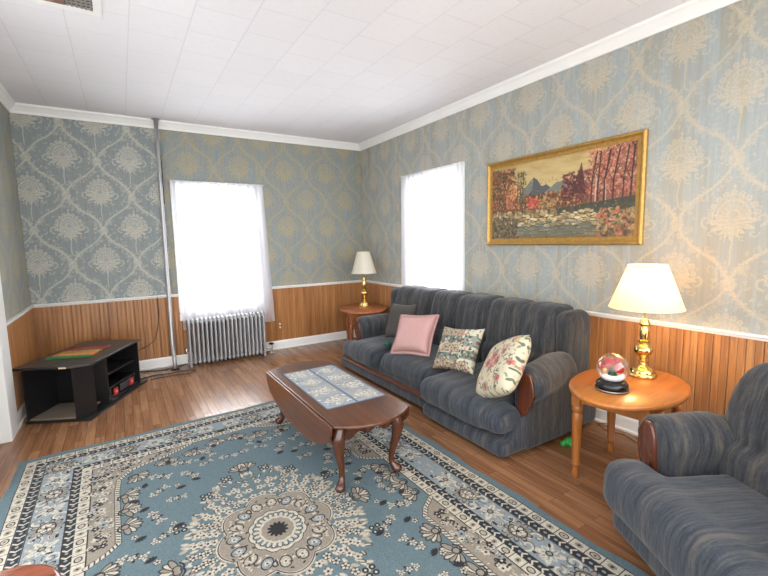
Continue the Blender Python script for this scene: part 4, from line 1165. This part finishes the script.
# ------------------------------------------------------------------ painting
def painting():
    w, h = 480, 250; cv = Cv(w, h, c8(208, 180, 120)); r = random.Random(21)
    for y in range(0, 130): cv.rect(0, y, w, y + 1, tuple(np.array(c8(186, 156, 92)) * (1 - y / 130) + np.array(c8(232, 212, 156)) * (y / 130)))
    for _ in range(60): cv.ell(120 + r.random() * 300, r.random() * 60, 30, 6, .1, c8(222, 196, 136), .25)
    cv.poly([(100, 118), (150, 70), (170, 52), (182, 60), (200, 84), (215, 80), (240, 96), (250, 118)], c8(92, 96, 96)); cv.poly([(100, 118), (150, 72), (168, 56), (165, 90), (140, 118)], c8(128, 128, 118))
    cv.poly([(200, 112), (250, 78), (290, 74), (330, 96), (340, 120), (200, 120)], c8(128, 132, 118))
    cv.rect(0, 110, w, 175, c8(120, 84, 56))
    def blobs(x0, x1, y0, y1, n, cols, s0=3, s1=9):
        n = int(n * 1.5); s0, s1 = s0 * .6, s1 * .7
        for _ in range(n): cv.ell(x0 + r.random() * (x1 - x0), y0 + r.random() * (y1 - y0), s0 + r.random() * (s1 - s0), s0 * .7 + r.random() * (s1 - s0) * .7, r.random() * 3, c8(*r.choice(cols)), .85)
    blobs(130, 330, 105, 150, 240, [(96, 58, 46), (150, 76, 52), (196, 136, 70), (70, 66, 48), (216, 166, 96), (120, 44, 40)])
    blobs(270, 360, 56, 140, 300, [(110, 54, 52), (88, 40, 42), (150, 82, 74), (66, 40, 38), (170, 108, 92)], 3, 8)
    cv.poly([(300, 120), (330, 30), (345, 120)], c8(84, 42, 42), .8)
    cv.poly([(350, 150), (356, 60), (392, 10), (430, 0), (480, 0), (480, 150)], c8(150, 96, 76), .9)
    blobs(350, 480, 0, 130, 620, [(196, 112, 92), (214, 140, 112), (150, 76, 62), (222, 172, 140), (110, 56, 50), (200, 122, 100)], 2, 7)
    for x in (360, 378, 396, 420, 446, 466):
        cv.line([(x, 165), (x + 2, 90), (x + 6 + r.random() * 10, 10)], 3 + r.random() * 2, c8(70, 42, 34)); cv.line([(x + 1, 90), (x + 18, 50)], 1.6, c8(80, 48, 38)); cv.line([(x + 1, 100), (x - 16, 60)], 1.6, c8(80, 48, 38))
    cv.line([(372, 160), (374, 80)], 3, c8(220, 200, 176)); cv.line([(402, 156), (400, 90)], 2, c8(214, 190, 164))
    cv.poly([(0, 6), (70, 20), (98, 80), (100, 160), (0, 160)], c8(110, 76, 46), .85)
    blobs(0, 95, 10, 150, 480, [(70, 60, 40), (110, 74, 44), (176, 106, 60), (206, 140, 80), (56, 52, 38), (150, 60, 44), (96, 92, 60)], 3, 9)
    blobs(60, 120, 60, 150, 160, [(206, 90, 60), (224, 150, 90), (190, 120, 66), (232, 180, 116)], 3, 7)
    for x in (106, 118, 128):
        cv.line([(x, 150), (x + 3, 20 + r.random() * 20)], 2.4, c8(58, 56, 40)); blobs(x - 9, x + 13, 30, 140, 44, [(64, 66, 46), (88, 84, 56), (120, 104, 62)], 2, 5)
    blobs(150, 190, 118, 150, 60, [(216, 84, 66), (232, 110, 84), (196, 60, 54)], 3, 7); blobs(190, 250, 122, 152, 60, [(206, 150, 84), (180, 140, 90), (120, 120, 80)], 3, 7)
    cv.rect(0, 158, w, h, c8(132, 108, 72))
    blobs(0, 480, 158, 200, 260, [(196, 164, 104), (150, 120, 74), (92, 82, 60), (216, 190, 136), (70, 66, 54), (170, 140, 90)], 4, 14)
    cv.poly([(250, 160), (480, 140), (480, 172), (380, 182), (262, 178)], c8(64, 70, 60), .85)
    for _ in range(60):
        x, y = 150 + r.random() * 240, 174 + r.random() * 32; cv.line([(x, y), (x + 18, y + 4 * (r.random() - .3))], 3, c8(236, 220, 172), .8)
    cv.poly([(90, 214), (200, 196), (380, 204), (420, 226), (300, 244), (120, 240)], c8(108, 118, 106), .6)
    for _ in range(90):
        x, y = 70 + r.random() * 360, 168 + r.random() * 44; q = 4 + r.random() * 9; cv.ell(x, y + 2, q, q * .5, .1, c8(84, 72, 52)); cv.ell(x, y, q, q * .42, .1, c8(*r.choice([(214, 192, 142), (190, 164, 116), (232, 214, 166), (160, 134, 92)])))
    for _ in range(120):
        x, y = 90 + r.random() * 320, 198 + r.random() * 44; cv.line([(x, y), (x + 10 + r.random() * 24, y + r.random() * 3)], 1.8, c8(*r.choice([(150, 154, 136), (74, 84, 78), (176, 172, 146), (96, 104, 96)])), .7)
    blobs(0, 110, 178, 250, 130, [(74, 66, 48), (110, 92, 62), (156, 128, 82), (60, 56, 44), (92, 84, 66)], 4, 12)
    blobs(380, 480, 170, 250, 130, [(156, 134, 92), (110, 90, 62), (190, 160, 110), (80, 70, 54), (206, 96, 76)], 4, 12)
    for _ in range(500):
        x, y = r.random() * w, 60 + r.random() * 190; cv.ell(x, y, 1.2 + r.random() * 2, 1.2, r.random() * 3, c8(*r.choice([(40, 34, 28), (240, 222, 176), (60, 48, 36)])), .5)
    g_ = cv.a.mean(2, keepdims=True); a_ = g_ + (cv.a - g_) * .95
    return a_ * .9
py0, py1, pz0, pz1 = -4.168, -2.655, 1.435, 2.245
pt = thing('framed_painting', 'autumn river landscape painting in a gold frame on the right wall', 'painting', (0, (py0 + py1) / 2, pz0))
Lw, Lh = py1 - py0, pz1 - pz0; fw = .062
def gold():
    t = NT('gold_leaf_frame'); n = t.noise(t.obj(), 40, 4, .6)
    return t.fin(t.mix(n, srgb(134, 98, 44), srgb(206, 164, 88)), .38, .55)
M_gold = gold()
fm = MB()
prof = [(0, 0), (0, .022), (.010, .036), (.020, .036), (.028, .026), (.044, .018), (fw, .014), (fw, 0)]   # (inwards, out of the wall)
cor = [(-Lw / 2, 0, 1, 1), (Lw / 2, 0, -1, 1), (Lw / 2, Lh, -1, -1), (-Lw / 2, Lh, 1, -1)]
n = len(prof); vs = []
for (cy, cz, sy, sz) in cor:
    for (i, o_) in prof: vs.append((-.002 - o_, cy + sy * i, cz + sz * i))
fs = []
for c in range(4):
    for k in range(n): fs.append((c * n + k, c * n + (k + 1) % n, ((c + 1) % 4) * n + (k + 1) % n, ((c + 1) % 4) * n + k))
fm.add(vs, fs); fm.build('frame', M_gold, pt, auto=30)
cvn = MB(); cvn.box(-(Lw - 2 * fw) / 2 - .004, (Lw - 2 * fw) / 2 + .004, -(Lh - 2 * fw) / 2 - .004, (Lh - 2 * fw) / 2 + .004, 0, .008)
co = cvn.build('canvas', img_mat('painted_canvas', picture('autumn_river', painting()), (Lw - 2 * fw, Lh - 2 * fw), .45, .25), pt)
co.matrix_local = Matrix.Translation((-.003, 0, Lh / 2)) @ Matrix(((0, 0, -1, 0), (-1, 0, 0, 0), (0, 1, 0, 0), (0, 0, 0, 1)))

# ------------------------------------------------------------------ television stand in the far left corner
tv = thing('television_stand', 'black television stand with open shelves in the far left corner', 'cabinet', (-3.543, -1.45, 0), math.atan2(.892, .452))
M_tv = plain('black_laminate', srgb(26, 25, 26), .32, 0, .2)
M_in = plain('grey_plywood', srgb(122, 110, 96), .6)
MB().box(0, 1.05, .0, .53, .0, .022).build('base_board', M_tv, tv, bevel=.004)
tt = MB().prism([(-.03, .12), (.04, -.02), (.965, .0), (.965, .56), (-.03, .57)], .478, .500)
tt.build('table_top', M_tv, tv, bevel=.004)
MB().box(.02, .955, .515, .53, .022, .478).build('back_panel', M_tv, tv)
MB().prism([(.015, .13), (.03, .12), (.18, .045), (.185, .065), (.035, .145)], .022, .478).build('corner_panel', M_tv, tv)
MB().box(.40, .415, .06, .515, .022, .478).build('side_panel', M_tv, tv); MB().box(.94, .955, .03, .515, .022, .478).build('side_panel', M_tv, tv)
MB().box(.415, .94, .07, .515, .27, .286).build('shelf', M_tv, tv)
MB().box(.02, .39, .14, .505, .022, .034).build('floor_panel', M_in, tv)['label'] = 'grey brown plywood floor panel'
MB().box(.415, .94, .05, .515, .022, .036).build('bottom_shelf', M_tv, tv)
MB().box(-.032, -.03, .14, .20, .482, .494).build('sticker', plain('label_white', srgb(210, 190, 150), .5), tv)
# boom box on the lower shelf
th_ = math.atan2(.892, .452); Rz = Matrix.Rotation(th_, 4, 'Z')
bp = Matrix.Translation((-3.543, -1.45, 0)) @ Rz @ Vector((.60, .16, .0362))
bb = thing('stereo_box', 'low black stereo box with two square red speakers on the lower shelf', 'stereo', bp, th_)
MB().box(-.17, .31, -.105, .10, 0, .12).build('case', M_blk, bb, bevel=.01)
M_red = plain('red_speaker', srgb(176, 40, 38), .45)
for x in (-.12, .18):
    so = MB().box(x - .034, x + .034, -.128, -.1195, .022, .092).build('speaker', M_red, bb, True, auto=40)
    so['label'] = 'square red speaker front'
    MB().tube([(x, -.127, .057), (x, -.131, .057)], .013, 14).build('speaker_cone', plain('pale_cone', srgb(214, 160, 150), .5), so, True)
MB().box(-.04, .13, -.126, -.119, .03, .10).build('control_panel', plain('dark_grey_panel', srgb(52, 52, 56), .3), bb, bevel=.003)
# crocheted cloth on top
def zig():
    t = NT('crochet_stripes'); x = t.xyz()
    z = t.math('ABSOLUTE', t.math('SUBTRACT', t.math('FRACT', t.math('MULTIPLY', x[1], 16.0)), .5))
    v = t.math('ADD', t.math('DIVIDE', x[0], .44), t.math('ADD', .5, t.math('MULTIPLY', z, -.10)))
    col = t.ramp(v, [(0, srgb(40, 110, 60)), (.16, srgb(40, 110, 60)), (.17, srgb(206, 120, 50)), (.36, srgb(196, 104, 48)), (.37, srgb(150, 128, 60)), (.58, srgb(190, 130, 70)), (.60, srgb(128, 52, 40)), (1, srgb(96, 40, 34))], 'CONSTANT')
    t.bump(t.noise(t.obj(), 120, 2), .6, .01)
    return t.fin(col, .95)
n = 36; cm = MB()
pts = []
for i in range(n + 1):
    x = -.21 + .42 * i / n; pts.append((x, -.165 - .012 * abs(math.sin(i * .55))))
for i in range(n + 1):
    x = .21 - .42 * i / n; pts.append((x, .165 + .012 * abs(math.sin(i * .55))))
cm.prism(pts, 0, .008)
cl = cm.build('doily', zig()); cp = Matrix.Translation((-3.543, -1.45, 0)) @ Rz @ Vector((.45, .31, .5008)); cl.location = cp; cl.rotation_euler = (0, 0, th_ + .08)
tag(cl, 'zigzag crocheted cloth in green and orange on the black stand', 'cloth')
# cables on the floor behind it
M_cab = plain('black_cable', srgb(26, 24, 24), .5)
def cable(pts, label, r=.005):
    P = [Vector(p) for p in pts]; q = []
    for i in range(len(P) - 1):
        p0, p1, p2, p3 = P[max(i - 1, 0)], P[i], P[i + 1], P[min(i + 2, len(P) - 1)]
        for k in range(6):
            t = k / 6; q.append(.5 * ((2 * p1) + (p2 - p0) * t + (2 * p0 - 5 * p1 + 4 * p2 - p3) * t * t + (3 * p1 - p0 - 3 * p2 + p3) * t ** 3))
    q.append(P[-1])
    tag(MB().tube(q, r, 7).build('cable', M_cab, None, True), label, 'cable')
cable([(-3.30, -.05, .006), (-3.1, -.10, .006), (-2.9, -.16, .006), (-2.70, -.10, .006), (-2.62, -.05, .006)], 'black cable along the baseboard behind the heating pipe')
cable([(-3.16, -.42, .006), (-2.98, -.34, .006), (-2.85, -.38, .006), (-2.72, -.34, .006), (-2.60, -.38, .006), (-2.57, -.44, .006), (-2.66, -.50, .006), (-2.85, -.47, .006), (-3.04, -.50, .006)], 'looped black cable on the floor in front of the heating pipe')
cable([(-2.885, -.020, .90), (-2.888, -.02, .62), (-2.93, -.02, .40), (-3.0, -.026, .31), (-3.16, -.035, .235), (-3.30, -.05, .12), (-3.36, -.07, .006)], 'thin black wire running down the pine panelling beside the pipe', .004)

# ------------------------------------------------------------------ ceiling register
vt = thing('ceiling_vent', 'white framed ceiling register with brown and grey grille', 'vent', (-3.40, -2.60, H))
fr_ = MB(); a, b, w_ = .20, .19, .045
fr_.box(-a, a, b - w_, b, -.012, 0).box(-a, a, -b, -b + w_, -.012, 0).box(-a, -a + w_, -b + w_, b - w_, -.012, 0).box(a - w_, a, -b + w_, b - w_, -.012, 0)
fr_.build('frame', M_trim, vt)
MB().box(-a + w_, a - w_, -b + w_, b - w_, -.004, -.001).build('dark_opening', plain('vent_dark', srgb(70, 58, 50), .8), vt)
gr = MB()
for k in range(8): gr.box(.02, a - w_, -b + w_ + k * .038, -b + w_ + k * .038 + .014, -.009, -.004)
for k in range(6): gr.box(.02 + k * .024, .02 + k * .024 + .008, -b + w_, b - w_, -.009, -.004)
gr.build('grille', plain('grey_grille', srgb(170, 166, 160), .45, .4), vt)
MB().box(-a + w_, .015, -b + w_, b - w_, -.008, -.004).build('damper_plate', plain('brown_plate', srgb(128, 100, 80), .6), vt)

# ------------------------------------------------------------------ stool at the lower left edge
st = thing('wooden_stool', 'round red brown wooden stool on the rug at the lower left corner', 'stool', (-3.605, -4.245, .009))
M_st = wood('redwood_stool', srgb(84, 38, 24), srgb(146, 80, 56), 'x', .25, 5, 8, .4)
MB().lathe([(.150, .452), (.163, .458), (.168, .472), (.163, .486), (.150, .492)], 40).build('seat', M_st, st, True, auto=50)
for k in range(4):
    a = PI / 4 + k * PI / 2; c, s = math.cos(a), math.sin(a)
    MB().tube([(c * .10, s * .10, .452), (c * .125, s * .125, .25), (c * .155, s * .155, 0)], [.017, .021, .013], 14).build('leg', M_st, st, True)
rg_ = MB()
for k in range(4):
    a = PI / 4 + k * PI / 2; b_ = a + PI / 2; rg_.tube([(math.cos(a) * .136, math.sin(a) * .136, .17), (math.cos(b_) * .136, math.sin(b_) * .136, .17)], .009, 10)
rg_.build('stretcher', M_st, st, True)

# ------------------------------------------------------------------ light
wd = bpy.data.worlds.new('daylight'); sc.world = wd; wd.use_nodes = True
wd.node_tree.nodes['Background'].inputs[0].default_value = (.98, .99, 1.0, 1)
wt = wd.node_tree; wc = wt.nodes.new('ShaderNodeTexCoord'); sx = wt.nodes.new('ShaderNodeSeparateXYZ'); wt.links.new(wc.outputs['Generated'], sx.inputs[0])
def wm(op, a, b=0.0, c=0.0):
    n = wt.nodes.new('ShaderNodeMath'); n.operation = op
    for k_, v_ in enumerate((a, b, c)):
        if isinstance(v_, bpy.types.NodeSocket): wt.links.new(v_, n.inputs[k_])
        else: n.inputs[k_].default_value = v_
    return n.outputs[0]
X_, Y_, Z_ = sx.outputs
side = wm('ADD', wm('MULTIPLY', X_, .6), wm('MULTIPLY', Y_, .8))                # the bright half of the sky lies beyond the windows
bright = wm('MULTIPLY', wm('MINIMUM', wm('MAXIMUM', wm('MULTIPLY_ADD', side, 1.6, .1), 0.0), 1.0), 6.5)
front = wm('MULTIPLY_ADD', wm('MAXIMUM', wm('MULTIPLY', Y_, -1.0), 0.0), 1.0, .95)
ground = wm('MULTIPLY_ADD', wm('GREATER_THAN', Z_, 0.0), .3, .7)
wt.links.new(wm('MULTIPLY', wm('ADD', bright, front), ground), wt.nodes['Background'].inputs[1])

# ------------------------------------------------------------------ camera
cam = bpy.data.cameras.new('camera'); co_ = bpy.data.objects.new('camera', cam); C.objects.link(co_); sc.camera = co_
yaw, pitch, roll, f = .5581, -.1124, -.0200, 417.89
fwd = Vector((math.sin(yaw) * math.cos(pitch), math.cos(yaw) * math.cos(pitch), math.sin(pitch)))
right = Vector((math.cos(yaw), -math.sin(yaw), 0)); up = right.cross(fwd)
r2 = right * math.cos(roll) + up * math.sin(roll); u2 = -right * math.sin(roll) + up * math.cos(roll)
M = Matrix((r2, u2, -fwd)).transposed().to_4x4(); M.translation = (-3.2128, -5.7502, 1.5)
co_.matrix_world = M
cam.sensor_fit = 'HORIZONTAL'; cam.sensor_width = 36; cam.lens = f / 768 * 36; cam.clip_start = .05

vs_ = sc.view_settings
vs_.view_transform = 'Standard'; vs_.look = 'None'; vs_.gamma = 1; vs_.exposure = 1.5
vs_.use_curve_mapping = False
